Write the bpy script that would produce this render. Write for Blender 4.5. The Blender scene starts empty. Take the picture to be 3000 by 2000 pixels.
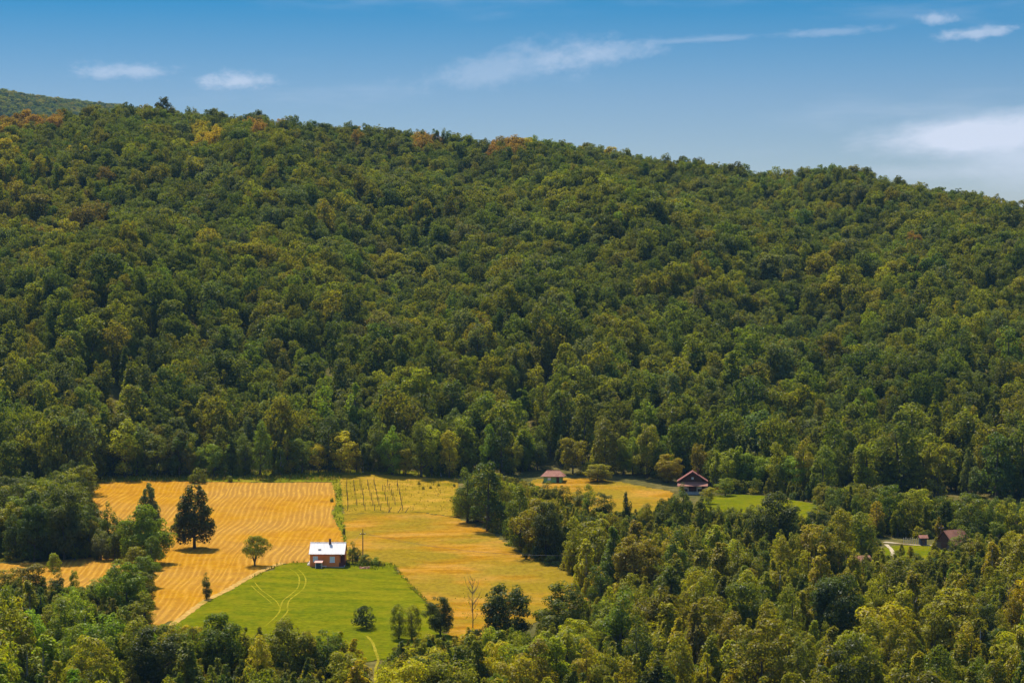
import bpy, bmesh, math, random
import numpy as np
from mathutils import Vector, Matrix
from mathutils.geometry import delaunay_2d_cdt

R = math.radians
rng = np.random.default_rng(7)
random.seed(7)
scene = bpy.context.scene
col = scene.collection

# ------------------------------------------------------------------ camera
F = 7083.3                    # focal length in pixels of a 3000 px wide picture (85 mm lens)
EYE = 850.0                   # picture row of the horizon line
PITCH = math.atan((1000.0 - EYE) / F)
cam_d = bpy.data.cameras.new('camera')
cam_d.lens = 85.0
cam_d.sensor_width = 36.0
cam_d.clip_start = 0.5
cam_d.clip_end = 12000.0
cam = bpy.data.objects.new('camera', cam_d)
cam.rotation_euler = (R(90) - PITCH, 0, 0)
col.objects.link(cam)
scene.camera = cam

# ------------------------------------------------------------------ light
SUN_EL, SUN_AZ = R(59), R(-22)          # azimuth from +Y towards +X
sd = Vector((math.sin(SUN_AZ) * math.cos(SUN_EL), math.cos(SUN_AZ) * math.cos(SUN_EL), math.sin(SUN_EL)))
sun_d = bpy.data.lights.new('sun', 'SUN')
sun_d.energy = 4.2
sun_d.angle = R(0.53)
sun_d.color = (1.0, 0.93, 0.80)
sun = bpy.data.objects.new('sun', sun_d)
sun.rotation_euler = (-sd).to_track_quat('-Z', 'Y').to_euler()
sun.location = (0, 0, 300)
col.objects.link(sun)

vs = scene.view_settings
vs.view_transform = 'Standard'
vs.look = 'None'
vs.exposure = 1.0
vs.gamma = 1.0
vs.use_curve_mapping = False
cy = scene.cycles
cy.max_bounces = 6
cy.diffuse_bounces = 3
cy.transmission_bounces = 3
cy.volume_bounces = 1
cy.transparent_max_bounces = 4
cy.use_adaptive_sampling = True
cy.adaptive_threshold = 0.01
cy.use_denoising = True
cy.denoiser = 'OPENIMAGEDENOISE'
cy.denoising_input_passes = 'RGB_ALBEDO_NORMAL'
cy.denoising_prefilter = 'ACCURATE'


class NT:
    """small helper to write node trees"""
    def __init__(self, tree):
        self.t = tree
        tree.nodes.clear()

    def n(self, kind, **kw):
        nd = self.t.nodes.new(kind)
        ins = kw.pop('i', {})
        for k, v in kw.items():
            setattr(nd, k, v)
        for k, v in ins.items():
            s = nd.inputs[k]
            if hasattr(v, 'node') and hasattr(v, 'is_output'):
                self.t.links.new(v, s)
            else:
                s.default_value = v
        return nd

    def l(self, a, b):
        self.t.links.new(a, b)

    def m(self, op, a, b=0.0, c=0.0, clamp=False):
        nd = self.n('ShaderNodeMath', operation=op, i={0: a, 1: b, 2: c})
        nd.use_clamp = clamp
        return nd.outputs[0]

    def ramp(self, fac, stops, interp='LINEAR'):
        nd = self.n('ShaderNodeValToRGB', i={0: fac})
        cr = nd.color_ramp
        cr.interpolation = interp
        while len(cr.elements) > 1:
            cr.elements.remove(cr.elements[0])
        cr.elements[0].position = stops[0][0]
        cr.elements[0].color = (*stops[0][1], 1) if len(stops[0][1]) == 3 else stops[0][1]
        for p, c in stops[1:]:
            e = cr.elements.new(p)
            e.color = (*c, 1) if len(c) == 3 else c
        return nd.outputs[0]

    def noise(self, vec, scale, detail=3.0, rough=0.55, **kw):
        nd = self.n('ShaderNodeTexNoise', i={'Vector': vec, 'Scale': scale, 'Detail': detail, 'Roughness': rough}, **kw)
        return nd.outputs['Fac']

    def mix(self, fac, a, b, blend='MIX'):
        nd = self.n('ShaderNodeMix', data_type='RGBA', blend_type=blend)
        for s, v in ((nd.inputs[0], fac), (nd.inputs[6], a), (nd.inputs[7], b)):
            if hasattr(v, 'is_output'):
                self.t.links.new(v, s)
            else:
                s.default_value = v if not isinstance(v, tuple) or len(v) == 4 else (*v, 1)
        return nd.outputs[2]


# ------------------------------------------------------------------ sky
world = bpy.data.worlds.new('World')
scene.world = world
world.use_nodes = True
w = NT(world.node_tree)
tc = w.n('ShaderNodeTexCoord').outputs['Generated']
sep = w.n('ShaderNodeSeparateXYZ', i={0: tc})
sky = w.n('ShaderNodeTexSky', sky_type='NISHITA')
sky.sun_disc = False
sky.sun_elevation = SUN_EL
sky.sun_rotation = SUN_AZ
sky.altitude = 300
sky.air_density = 1.0
sky.dust_density = 0.4
sky.ozone_density = 2.5
az = w.m('ARCTAN2', sep.outputs[0], sep.outputs[1])
el = w.m('ARCSINE', sep.outputs[2])


def cloud(px, py, rx, ry, tilt, amp, nsx, nsy, seed, edge=1.0):
    """one soft wisp: an ellipse in direction space broken up by stretched noise"""
    a0, e0 = (px - 1500) / F, (EYE - py) / F
    c, s = math.cos(tilt), math.sin(tilt)
    da, de = w.m('SUBTRACT', az, a0), w.m('SUBTRACT', el, e0)
    u = w.m('ADD', w.m('MULTIPLY', da, c * F / rx), w.m('MULTIPLY', de, s * F / rx))
    v = w.m('ADD', w.m('MULTIPLY', da, -s * F / ry), w.m('MULTIPLY', de, c * F / ry))
    q = w.n('ShaderNodeCombineXYZ', i={0: w.m('MULTIPLY', u, nsx), 1: w.m('MULTIPLY', v, nsy), 2: seed}).outputs[0]
    n = w.noise(q, 1.0, 8.0, 0.66)
    d2 = w.m('ADD', w.m('MULTIPLY', u, u), w.m('MULTIPLY', v, v))
    f = w.m('SUBTRACT', 1.0, w.m('SQRT', d2))
    f = w.m('ADD', f, w.m('MULTIPLY', w.m('SUBTRACT', n, 0.5), 1.5 * edge))
    nd = w.n('ShaderNodeMapRange', interpolation_type='SMOOTHSTEP', i={0: f, 1: 0.0, 2: 0.95, 3: 0.0, 4: amp})
    return nd.outputs[0]


masks = [cloud(380, 220, 190, 38, 0.0, 0.42, 2.4, 0.9, 1.3, 1.3),
         cloud(705, 243, 150, 34, 0.0, 0.55, 2.2, 0.9, 4.1, 1.2),
         cloud(1530, 190, 460, 70, 0.13, 0.26, 3.4, 0.8, 7.7, 1.7),
         cloud(1740, 165, 230, 46, 0.10, 0.24, 3.0, 0.9, 2.7, 1.6),
         cloud(2060, 122, 300, 14, 0.05, 0.20, 3.0, 0.6, 9.2, 1.3),
         cloud(2830, 116, 160, 24, 0.08, 0.50, 2.6, 0.8, 12.4, 1.2),
         cloud(2730, 70, 70, 24, 0.0, 0.40, 2.0, 0.8, 15.9, 1.2),
         cloud(2430, 104, 190, 18, 0.05, 0.22, 3.0, 0.7, 18.1, 1.3),
         cloud(2830, 402, 400, 72, 0.10, 0.85, 2.0, 1.0, 21.6, 0.7),
         cloud(2970, 470, 380, 120, -0.15, 0.58, 1.5, 0.9, 24.4, 0.5),
         cloud(3300, 330, 420, 90, 0.1, 0.6, 1.6, 0.9, 27.0, 0.7),
         cloud(2700, 512, 320, 34, 0.0, 0.22, 2.2, 0.9, 30.0, 0.9)]
# thin wisps over the rest of the sky, like the ones in view
wq = w.n('ShaderNodeCombineXYZ', i={0: w.m('MULTIPLY', az, 7.0), 1: w.m('MULTIPLY', el, 38.0), 2: 3.3}).outputs[0]
wn = w.noise(wq, 1.0, 6.0, 0.55)
wm = w.n('ShaderNodeMapRange', interpolation_type='SMOOTHSTEP', i={0: wn, 1: 0.52, 2: 0.85, 3: 0.0, 4: 0.35}).outputs[0]
tot = wm
for mk in masks:
    tot = w.m('ADD', tot, mk)
tot = w.m('MINIMUM', tot, 0.85)
# clear dry air: a blue that deepens quickly above the horizon, the same all round
hz = w.ramp(w.m('MAXIMUM', el, 0.0), [(0.0, (0.28, 0.255, 0.28)), (0.04, (0.22, 0.228, 0.265)), (0.08, (0.145, 0.188, 0.248)), (0.12, (0.024, 0.139, 0.225)), (0.30, (0.32, 0.48, 0.56)), (0.75, (0.95, 0.95, 0.92))])
hs = w.mix(1.0, sky.outputs[0], hz, 'MULTIPLY')
skyc = w.mix(tot, hs, (2.5, 2.65, 3.1, 1))
bg = w.n('ShaderNodeBackground', i={'Color': skyc, 'Strength': 0.15})
wo = w.n('ShaderNodeOutputWorld', i={'Surface': bg.outputs[0]})

# ------------------------------------------------------------------ terrain shape
ridge_px = np.array([-2500, -400, 0, 130, 255, 385, 500, 575, 765, 890, 1020, 1150, 1275, 1400, 1530, 1660, 1785, 1915, 2040, 2170, 2300, 2420, 2550, 2680, 2805, 2935, 3000, 3400, 5000])
ridge_py = np.array([300, 330, 332, 325, 312, 316, 325, 340, 350, 370, 385, 395, 405, 420, 418, 432, 452, 470, 486, 510, 521, 526, 536, 550, 572, 598, 612, 700, 850])
_py = np.array([-400, -100, 0, 60, 150, 250, 330, 400, 545, 690, 3000], float)
_pz = np.array([35, 9, -1.75, -14, -42, -59.5, -64.8, -62.64, -58, -53.36, 20.6], float)
_ty = np.arange(-400, 3001, 1.0)
_tz = np.interp(_ty, _py, _pz)
_k = np.exp(-0.5 * (np.arange(-40, 41) / 14.0) ** 2)
_k /= _k.sum()
_tzs = np.convolve(np.pad(_tz, 40, mode='edge'), _k, mode='valid')


def sstep(a, b, x):
    t = np.clip((x - a) / (b - a), 0, 1)
    return t * t * (3 - 2 * t)


def H(x, y):
    x = np.asarray(x, float)
    y = np.asarray(y, float)
    z = np.interp(y, _ty, _tzs)
    z = np.where(y > 690, -53.36 + 0.01 * (y - 690), z)
    fl = sstep(120, 330, y)
    und = 0.55 * np.sin(x / 31 + 1.0) * np.sin(y / 43 + 0.4) + 0.35 * np.sin(x / 17 + y / 29) + 0.25 * np.sin(y / 13.5 + x / 60)
    z = z + und * fl
    px = 1500 + F * x / 1250.0
    zr = 1250 * (EYE - np.interp(px, ridge_px, ridge_py)) / F - 13.5 - 4.5 * sstep(-150, -265, x)
    t0 = (y - 688) / 562.0
    t = 0.5 * (t0 + np.sqrt(t0 * t0 + 0.0008))
    s = np.where(t < 1, t * (1.32 - 0.32 * t), 1 + 0.68 * (t - 1) - 12.0 * (t - 1) ** 2)
    s = np.where(t < 1, s, np.maximum(s, 0.2))
    gul = sstep(0.03, 0.25, t) * (1 - sstep(0.8, 1.0, t))
    g = 5.5 * np.sin(x / 24 + 1.2 * np.sin(y / 90) + 0.6) + 3.5 * np.sin(x / 11 + y / 70 + 2) + 4.0 * np.sin(y / 38 + x / 80)
    hill = ((zr + 53.36) * s + g * gul) * sstep(560, 660, y)
    z = z + hill
    rf = np.where(x > -762, 288 - 0.17 * (x + 762), 288 + 45 * (1 - np.exp(-(-762 - x) / 280.0)))
    zf = -60 + (rf + 60) * sstep(1900, 3600, y) + 5 * np.sin(x / 75 + y / 90)
    return np.where(y > 1700, np.maximum(z, zf), z)


cp, sp = math.cos(PITCH), math.sin(PITCH)


def project(x, y, z):
    d = y * cp - z * sp
    u = y * sp + z * cp
    return 1500 + F * x / d, 1000 - F * u / d


_ray_y = np.arange(250, 1300, 0.5)


def ground(px, py):
    """where the line of sight through a picture point meets the ground"""
    a = (px - 1500) / F
    b = (1000 - py) / F
    dy, dz = cp + b * sp, -sp + b * cp
    k = _ray_y / dy
    zz_ = k * dz
    hh = H(a * k, _ray_y)
    hit = np.nonzero(hh >= zz_)[0]
    i = hit[0] if len(hit) else len(_ray_y) - 1
    y = _ray_y[i]
    x = a * k[i]
    return float(x), float(y), float(H(x, y))


def inpoly(poly, px, py):
    px = np.asarray(px)
    py = np.asarray(py)
    c = np.zeros(px.shape, bool)
    n = len(poly)
    for i in range(n):
        x1, y1 = poly[i]
        x2, y2 = poly[(i + 1) % n]
        cond = ((y1 > py) != (y2 > py)) & (px < (x2 - x1) * (py - y1) / ((y2 - y1) if y2 != y1 else 1e-9) + x1)
        c ^= cond
    return c


# ------------------------------------------------------------------ materials
MATS = {}


def mat(name):
    m = bpy.data.materials.new(name)
    m.use_nodes = True
    MATS[name] = m
    return m, NT(m.node_tree)


def surf(t, color, rough=0.85, spec=0.2, normal=None, metal=0.0):
    b = t.n('ShaderNodeBsdfPrincipled', i={'Roughness': rough, 'Metallic': metal, 'Specular IOR Level': spec})
    if hasattr(color, 'is_output'):
        t.l(color, b.inputs['Base Color'])
    else:
        b.inputs['Base Color'].default_value = (*color, 1)
    if normal is not None:
        t.l(normal, b.inputs['Normal'])
    t.n('ShaderNodeOutputMaterial', i={'Surface': b.outputs[0]})
    return b


def bump(t, h, strength=0.5, dist=0.1):
    return t.n('ShaderNodeBump', i={'Height': h, 'Strength': strength, 'Distance': dist}).outputs[0]


def plain(name, c, rough=0.8, var=0.12, scale=3.0, spec=0.25):
    m, t = mat(name)
    o = t.n('ShaderNodeTexCoord').outputs['Object']
    n = t.noise(o, scale, 5.0, 0.6)
    lo = tuple(v * (1 - var * 2) for v in c)
    hi = tuple(min(1, v * (1 + var * 2)) for v in c)
    surf(t, t.ramp(n, [(0.25, lo), (0.75, hi)]), rough, spec, bump(t, n, 0.3, 0.02))
    return m


def leaf_material(name, glossy=0.01, trans=0.52):
    m, t = mat(name)
    a = t.n('ShaderNodeAttribute', attribute_type='INSTANCER', attribute_name='tint').outputs['Color']
    rn = t.n('ShaderNodeNewGeometry').outputs['Random Per Island']
    hs_ = t.n('ShaderNodeHueSaturation', i={'Hue': t.m('ADD', 0.485, t.m('MULTIPLY', rn, 0.03)), 'Saturation': 1.0,
                                           'Value': t.m('ADD', 0.72, t.m('MULTIPLY', rn, 0.56)), 'Color': a}).outputs[0]
    d = t.n('ShaderNodeBsdfDiffuse', i={'Color': hs_})
    tr_c = t.mix(1.0, hs_, (1.12, 1.18, 0.5, 1), 'MULTIPLY')
    tr = t.n('ShaderNodeBsdfTranslucent', i={'Color': tr_c})
    mx = t.n('ShaderNodeMixShader', i={0: trans, 1: d.outputs[0], 2: tr.outputs[0]})
    gl = t.n('ShaderNodeBsdfGlossy', i={'Color': (0.9, 0.95, 1, 1), 'Roughness': 0.45})
    m2 = t.n('ShaderNodeMixShader', i={0: glossy, 1: mx.outputs[0], 2: gl.outputs[0]})
    t.n('ShaderNodeOutputMaterial', i={'Surface': m2.outputs[0]})
    return m


LEAF = leaf_material('leaves')
BARK = plain('bark', (0.085, 0.066, 0.048), 0.95, 0.25, 2.0)
BARK_DRY = plain('dry_bark', (0.19, 0.13, 0.07), 0.9, 0.3, 2.0)
BARK_PALE = plain('pale_bark', (0.32, 0.29, 0.24), 0.9, 0.3, 2.0)


def ground_material():
    m, t = mat('rough_ground')
    o = t.n('ShaderNodeTexCoord').outputs['Object']
    n1 = t.noise(o, 0.035, 4.0, 0.6)
    n2 = t.noise(o, 0.6, 5.0, 0.65)
    c1 = t.ramp(n1, [(0.3, (0.060, 0.062, 0.018)), (0.5, (0.10, 0.085, 0.025)), (0.7, (0.17, 0.125, 0.045))])
    c2 = t.ramp(n2, [(0.3, (0.45, 0.45, 0.45)), (0.7, (1.3, 1.3, 1.3))])
    surf(t, t.mix(1.0, c1, c2, 'MULTIPLY'), 1.0, 0.0, bump(t, n2, 0.8, 0.4))
    return m


def stubble_material():
    m, t = mat('stubble')
    row = t.n('ShaderNodeAttribute', attribute_name='row').outputs['Fac']
    o = t.n('ShaderNodeTexCoord').outputs['Object']
    nbig = t.noise(o, 0.03, 3.0, 0.5)
    nmid = t.noise(o, 0.22, 4.0, 0.6)
    st = t.n('ShaderNodeMapping', i={'Vector': o, 'Scale': (0.9, 0.05, 1.0)}).outputs[0]
    nst = t.noise(st, 1.0, 5.0, 0.65)
    ph = t.m('ADD', t.m('MULTIPLY', row, 2 * math.pi / 1.35), t.m('MULTIPLY', t.m('SUBTRACT', nst, 0.5), 1.4))
    ph = t.m('ADD', ph, t.m('MULTIPLY', t.m('SUBTRACT', t.noise(t.n('ShaderNodeMapping', i={'Vector': o, 'Scale': (0.12, 0.035, 0.1)}).outputs[0], 1.0, 2.0), 0.5), 3.0))
    nx_ = t.noise(t.n('ShaderNodeMapping', i={'Vector': o, 'Scale': (0.28, 0.006, 0.0)}).outputs[0], 1.0, 3.0)
    ph = t.m('ADD', ph, t.m('MULTIPLY', nx_, 16.0))
    wv = t.m('ADD', t.m('MULTIPLY', t.m('SINE', ph), 0.5), 0.5)
    wv = t.m('POWER', wv, 1.6)
    # the strength of the rows varies over the field
    amp = t.n('ShaderNodeMapRange', i={0: nbig, 1: 0.3, 2: 0.65, 3: 0.35, 4: 1.0}).outputs[0]
    wv = t.m('MULTIPLY', wv, amp)
    brk = t.noise(t.n('ShaderNodeMapping', i={'Vector': o, 'Scale': (0.7, 0.12, 0.5)}).outputs[0], 1.0, 4.0, 0.7)
    wv = t.m('MULTIPLY', wv, t.n('ShaderNodeMapRange', i={0: brk, 1: 0.32, 2: 0.62, 3: 0.1, 4: 1.25}).outputs[0])
    base = t.ramp(nmid, [(0.25, (0.225, 0.097, 0.009)), (0.5, (0.298, 0.137, 0.007)), (0.75, (0.335, 0.170, 0.006))])
    base = t.mix(t.ramp(nbig, [(0.4, (0, 0, 0)), (0.62, (0.7, 0.7, 0.7))]), base, (0.250, 0.132, 0.032))
    straw = (0.49, 0.270, 0.040)
    c = t.mix(t.m('MULTIPLY', wv, 0.6), base, straw)
    fine = t.noise(o, 2.2, 4.0, 0.7)
    c = t.mix(1.0, c, t.ramp(fine, [(0.3, (0.78, 0.76, 0.7)), (0.7, (1.16, 1.16, 1.16))]), 'MULTIPLY')
    h = t.m('ADD', t.m('MULTIPLY', wv, 1.0), t.m('MULTIPLY', fine, 0.6))
    surf(t, c, 1.0, 0.0, bump(t, h, 0.6, 0.2))
    return m


def dry_meadow_material():
    m, t = mat('dry_grass')
    o = t.n('ShaderNodeTexCoord').outputs['Object']
    st = t.n('ShaderNodeMapping', i={'Vector': o, 'Rotation': (0, 0, R(-24)), 'Scale': (0.05, 0.16, 0.1)}).outputs[0]
    n1 = t.noise(st, 1.0, 5.0, 0.6)
    n2 = t.noise(o, 0.05, 3.0, 0.5)
    st2 = t.n('ShaderNodeMapping', i={'Vector': o, 'Scale': (0.9, 0.5, 0.5)}).outputs[0]
    n3 = t.noise(st2, 1.0, 5.0, 0.7)
    c1 = t.ramp(n1, [(0.3, (0.200, 0.092, 0.008)), (0.45, (0.275, 0.135, 0.006)), (0.56, (0.33, 0.175, 0.030)), (0.72, (0.205, 0.132, 0.004))])
    c1 = t.mix(t.ramp(n2, [(0.38, (0, 0, 0)), (0.56, (0.85, 0.85, 0.85))]), c1, (0.180, 0.132, 0.010))
    c = t.mix(1.0, c1, t.ramp(n3, [(0.28, (0.68, 0.66, 0.6)), (0.72, (1.22, 1.2, 1.15))]), 'MULTIPLY')
    surf(t, c, 1.0, 0.0, bump(t, n3, 0.7, 0.35))
    return m


def lawn_material():
    m, t = mat('mown_lawn')
    o = t.n('ShaderNodeTexCoord').outputs['Object']
    st = t.n('ShaderNodeMapping', i={'Vector': o, 'Rotation': (0, 0, R(6)), 'Scale': (0.06, 0.20, 0.1)}).outputs[0]
    n1 = t.noise(st, 1.0, 5.0, 0.6)
    n2 = t.noise(o, 0.9, 5.0, 0.7)
    n3 = t.noise(o, 0.045, 2.0, 0.5)
    c1 = t.ramp(n1, [(0.3, (0.078, 0.092, 0.002)), (0.5, (0.112, 0.113, 0.002)), (0.68, (0.158, 0.136, 0.003))])
    c1 = t.mix(t.ramp(n3, [(0.35, (0, 0, 0)), (0.65, (0.5, 0.5, 0.5))]), c1, (0.074, 0.098, 0.002))
    c = t.mix(1.0, c1, t.ramp(n2, [(0.3, (0.6, 0.64, 0.6)), (0.7, (1.3, 1.26, 1.2))]), 'MULTIPLY')
    c = t.mix(t.ramp(t.noise(o, 0.16, 4.0, 0.6), [(0.5, (0, 0, 0)), (0.7, (0.6, 0.6, 0.6))]), c, (0.17, 0.136, 0.004))
    surf(t, c, 1.0, 0.0, bump(t, n2, 0.5, 0.15))
    return m


def rough_grass_material(name, a, b, c3):
    m, t = mat(name)
    o = t.n('ShaderNodeTexCoord').outputs['Object']
    n1 = t.noise(o, 0.13, 5.0, 0.65)
    n2 = t.noise(o, 1.1, 5.0, 0.7)
    c1 = t.ramp(n1, [(0.32, a), (0.5, b), (0.68, c3)])
    c = t.mix(1.0, c1, t.ramp(n2, [(0.28, (0.6, 0.6, 0.55)), (0.72, (1.3, 1.28, 1.25))]), 'MULTIPLY')
    surf(t, c, 1.0, 0.0, bump(t, n2, 0.8, 0.35))
    return m


GROUND = ground_material()
STUBBLE = stubble_material()
DRY = dry_meadow_material()
LAWN = lawn_material()
WEEDY = rough_grass_material('weedy_grass', (0.15, 0.115, 0.006), (0.25, 0.160, 0.012), (0.36, 0.205, 0.03))
VERGE = rough_grass_material('verge_grass', (0.08, 0.10, 0.004), (0.14, 0.14, 0.005), (0.24, 0.18, 0.015))
DIRT = rough_grass_material('dirt_track', (0.30, 0.18, 0.045), (0.40, 0.245, 0.07), (0.22, 0.16, 0.02))
TRACK = rough_grass_material('worn_track', (0.15, 0.14, 0.006), (0.22, 0.185, 0.014), (0.27, 0.21, 0.025))
GRAVEL = rough_grass_material('pale_gravel', (0.34, 0.27, 0.18), (0.40, 0.33, 0.23), (0.28, 0.21, 0.12))


# ------------------------------------------------------------------ mesh helpers
def new_mesh(name, verts, faces, mats, smooth=False, midx=None):
    me = bpy.data.meshes.new(name)
    me.from_pydata([tuple(v) for v in verts], [], [tuple(f) for f in faces])
    for m_ in (mats if isinstance(mats, (list, tuple)) else [mats]):
        me.materials.append(m_)
    if midx is not None:
        me.polygons.foreach_set('material_index', np.asarray(midx, np.int32))
    if smooth:
        me.polygons.foreach_set('use_smooth', np.ones(len(me.polygons), bool))
    me.update()
    return me


def quads_mesh(name, V, mats):
    """V: (n,4,3) loose quads"""
    n = len(V)
    me = bpy.data.meshes.new(name)
    me.vertices.add(n * 4)
    me.vertices.foreach_set('co', V.reshape(-1).astype(np.float32))
    me.loops.add(n * 4)
    me.loops.foreach_set('vertex_index', np.arange(n * 4, dtype=np.int32))
    me.polygons.add(n)
    me.polygons.foreach_set('loop_start', np.arange(0, n * 4, 4, dtype=np.int32))
    me.materials.append(mats)
    me.update(calc_edges=True)
    return me


def link(name, me, parent=None, loc=None, rotz=0.0):
    o = bpy.data.objects.new(name, me)
    col.objects.link(o)
    if parent is not None:
        o.parent = parent
    if loc is not None:
        o.location = loc
    if rotz:
        o.rotation_euler = (0, 0, rotz)
    return o


def tag(o, label=None, cat=None, group=None, kind=None):
    if label:
        o['label'] = label
    if cat:
        o['category'] = cat
    if group:
        o['group'] = group
    if kind:
        o['kind'] = kind
    return o


class MB:
    def __init__(self):
        self.v, self.f = [], []

    def add(self, vs_, fs_):
        k = len(self.v)
        self.v += [tuple(p) for p in vs_]
        self.f += [tuple(i + k for i in f_) for f_ in fs_]
        return self

    def box(self, x0, x1, y0, y1, z0, z1):
        return self.add([(x0, y0, z0), (x1, y0, z0), (x1, y1, z0), (x0, y1, z0), (x0, y0, z1), (x1, y0, z1), (x1, y1, z1), (x0, y1, z1)],
                        [(0, 3, 2, 1), (4, 5, 6, 7), (0, 1, 5, 4), (1, 2, 6, 5), (2, 3, 7, 6), (3, 0, 4, 7)])

    def prism(self, pts, ax, a0, a1):
        """a polygon extruded along axis ax (0 x, 1 y, 2 z)"""
        n = len(pts)

        def p3(p, a):
            q = list(p)
            q.insert(ax, a)
            return tuple(q)
        return self.add([p3(p, a0) for p in pts] + [p3(p, a1) for p in pts],
                        [tuple(range(n - 1, -1, -1)), tuple(range(n, 2 * n))] + [(i, (i + 1) % n, n + (i + 1) % n, n + i) for i in range(n)])

    def tube(self, pts, rad, n=7, cap=True):
        pts = [Vector(p) for p in pts]
        rings = []
        k0 = len(self.v)
        for i, p in enumerate(pts):
            d = (pts[min(i + 1, len(pts) - 1)] - pts[max(i - 1, 0)]).normalized()
            a = d.cross(Vector((0.31, 0.95, 0.05))).normalized()
            b = d.cross(a)
            for j in range(n):
                th = 2 * math.pi * j / n
                self.v.append(tuple(p + (a * math.cos(th) + b * math.sin(th)) * rad[i]))
        for i in range(len(pts) - 1):
            for j in range(n):
                self.f.append((k0 + i * n + j, k0 + i * n + (j + 1) % n, k0 + (i + 1) * n + (j + 1) % n, k0 + (i + 1) * n + j))
        if cap:
            self.f.append(tuple(k0 + j for j in range(n))[::-1])
            self.f.append(tuple(k0 + (len(pts) - 1) * n + j for j in range(n)))
        return self

    def build(self, name, m_, parent=None, smooth=False):
        return link(name, new_mesh(name, self.v, self.f, m_, smooth), parent)


# ------------------------------------------------------------------ ground sheet
def axis(parts):
    out = []
    for a, b, s in parts:
        out += list(np.arange(a, b, s))
    return np.array(out + [parts[-1][1]])


gx = axis([(-1500, -300, 24), (-300, 300, 4), (300, 1500, 24)])
gy = axis([(-400, 300, 14), (300, 720, 4), (720, 1400, 8), (1400, 2400, 25), (2400, 4200, 40)])
GX, GY = np.meshgrid(gx, gy)
GZ = H(GX, GY)
nx, ny = len(gx), len(gy)
V = np.stack([GX, GY, GZ], -1).reshape(-1, 3)
idx = np.arange(nx * ny).reshape(ny, nx)
Q = np.stack([idx[:-1, :-1], idx[:-1, 1:], idx[1:, 1:], idx[1:, :-1]], -1).reshape(-1, 4)
me = bpy.data.meshes.new('ground')
me.vertices.add(len(V))
me.vertices.foreach_set('co', V.reshape(-1).astype(np.float32))
me.loops.add(Q.size)
me.loops.foreach_set('vertex_index', Q.reshape(-1).astype(np.int32))
me.polygons.add(len(Q))
me.polygons.foreach_set('loop_start', np.arange(0, Q.size, 4, dtype=np.int32))
me.polygons.foreach_set('use_smooth', np.ones(len(Q), bool))
me.materials.append(GROUND)
me.update(calc_edges=True)
tag(link('ground', me), 'rough brown and green ground of the valley and the wooded hill', kind='structure')


def patch(name, poly, m_, lift, label, step=2.0, ragged=0.35, row=False):
    """a sheet of ground cover laid on the terrain; poly in picture points on the ground"""
    W = [ground(*p)[:2] for p in poly]
    pts = []
    n = len(W)
    for i in range(n):
        (x1, y1), (x2, y2) = W[i], W[(i + 1) % n]
        L = math.hypot(x2 - x1, y2 - y1)
        k = max(1, int(L / 0.9))
        for j in range(k):
            t = j / k
            r = ragged * (0 if j == 0 else 1)
            pts.append((x1 + (x2 - x1) * t + rng.normal(0, r), y1 + (y2 - y1) * t + rng.normal(0, r)))
    nb = len(pts)
    xs, ys = [p[0] for p in pts], [p[1] for p in pts]
    AX, AY = np.meshgrid(np.arange(min(xs), max(xs), step), np.arange(min(ys), max(ys), step))
    ins = inpoly(pts, AX, AY)
    inner = list(zip(AX[ins].tolist(), AY[ins].tolist()))
    allp = [Vector(p) for p in pts + inner]
    vo, _, fo, *_ = delaunay_2d_cdt(allp, [], [list(range(nb))], 1, 1e-4)
    vx = np.array([p.x for p in vo])
    vy = np.array([p.y for p in vo])
    vz = H(vx, vy) + lift
    me_ = new_mesh(name, np.stack([vx, vy, vz], -1).tolist(), fo, m_, True)
    if row:
        at = me_.attributes.new('row', 'FLOAT', 'POINT')
        rv = vx + 0.42 * np.sin(vy / 7.4 + 0.6 + vx / 60) + 0.10 * np.sin(vy / 3.9 + vx / 25) + 0.7 * np.sin(vy / 24.0 + vx / 30)
        rv = rv + 0.02 * (vy - 545)
        at.data.foreach_set('value', rv.astype(np.float32))
    o = link(name, me_)
    return tag(o, label, kind='structure')


def strip(name, path, width, m_, lift, label, taper=0.0):
    W = [Vector(ground(*p)[:2]) for p in path]
    # smooth the line
    pts = []
    for i in range(len(W) - 1):
        p0, p1, p2, p3 = W[max(i - 1, 0)], W[i], W[i + 1], W[min(i + 2, len(W) - 1)]
        k = max(2, int((p2 - p1).length / 0.8))
        for j in range(k):
            t = j / k
            pts.append(0.5 * ((2 * p1) + (p2 - p0) * t + (2 * p0 - 5 * p1 + 4 * p2 - p3) * t * t + (3 * p1 - p0 - 3 * p2 + p3) * t ** 3))
    pts.append(W[-1])
    vs_, fs_ = [], []
    for i, p in enumerate(pts):
        d = (pts[min(i + 1, len(pts) - 1)] - pts[max(i - 1, 0)]).normalized()
        nrm = Vector((-d.y, d.x))
        e = min(i, len(pts) - 1 - i) / max(1, len(pts) * 0.12)
        ww = width * (0.75 + 0.5 * random.random()) * (min(1, 0.25 + e) if taper else 1)
        for s in (-0.5, 0.0, 0.5):
            q = p + nrm * ww * s + nrm * random.uniform(-.05, .05) * width
            vs_.append((q.x, q.y, float(H(q.x, q.y)) + lift))
    for i in range(len(pts) - 1):
        for j in range(2):
            fs_.append((i * 3 + j, i * 3 + j + 1, i * 3 + 4 + j, i * 3 + 3 + j))
    return tag(link(name, new_mesh(name, vs_, fs_, m_, True)), label, kind='structure')


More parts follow.
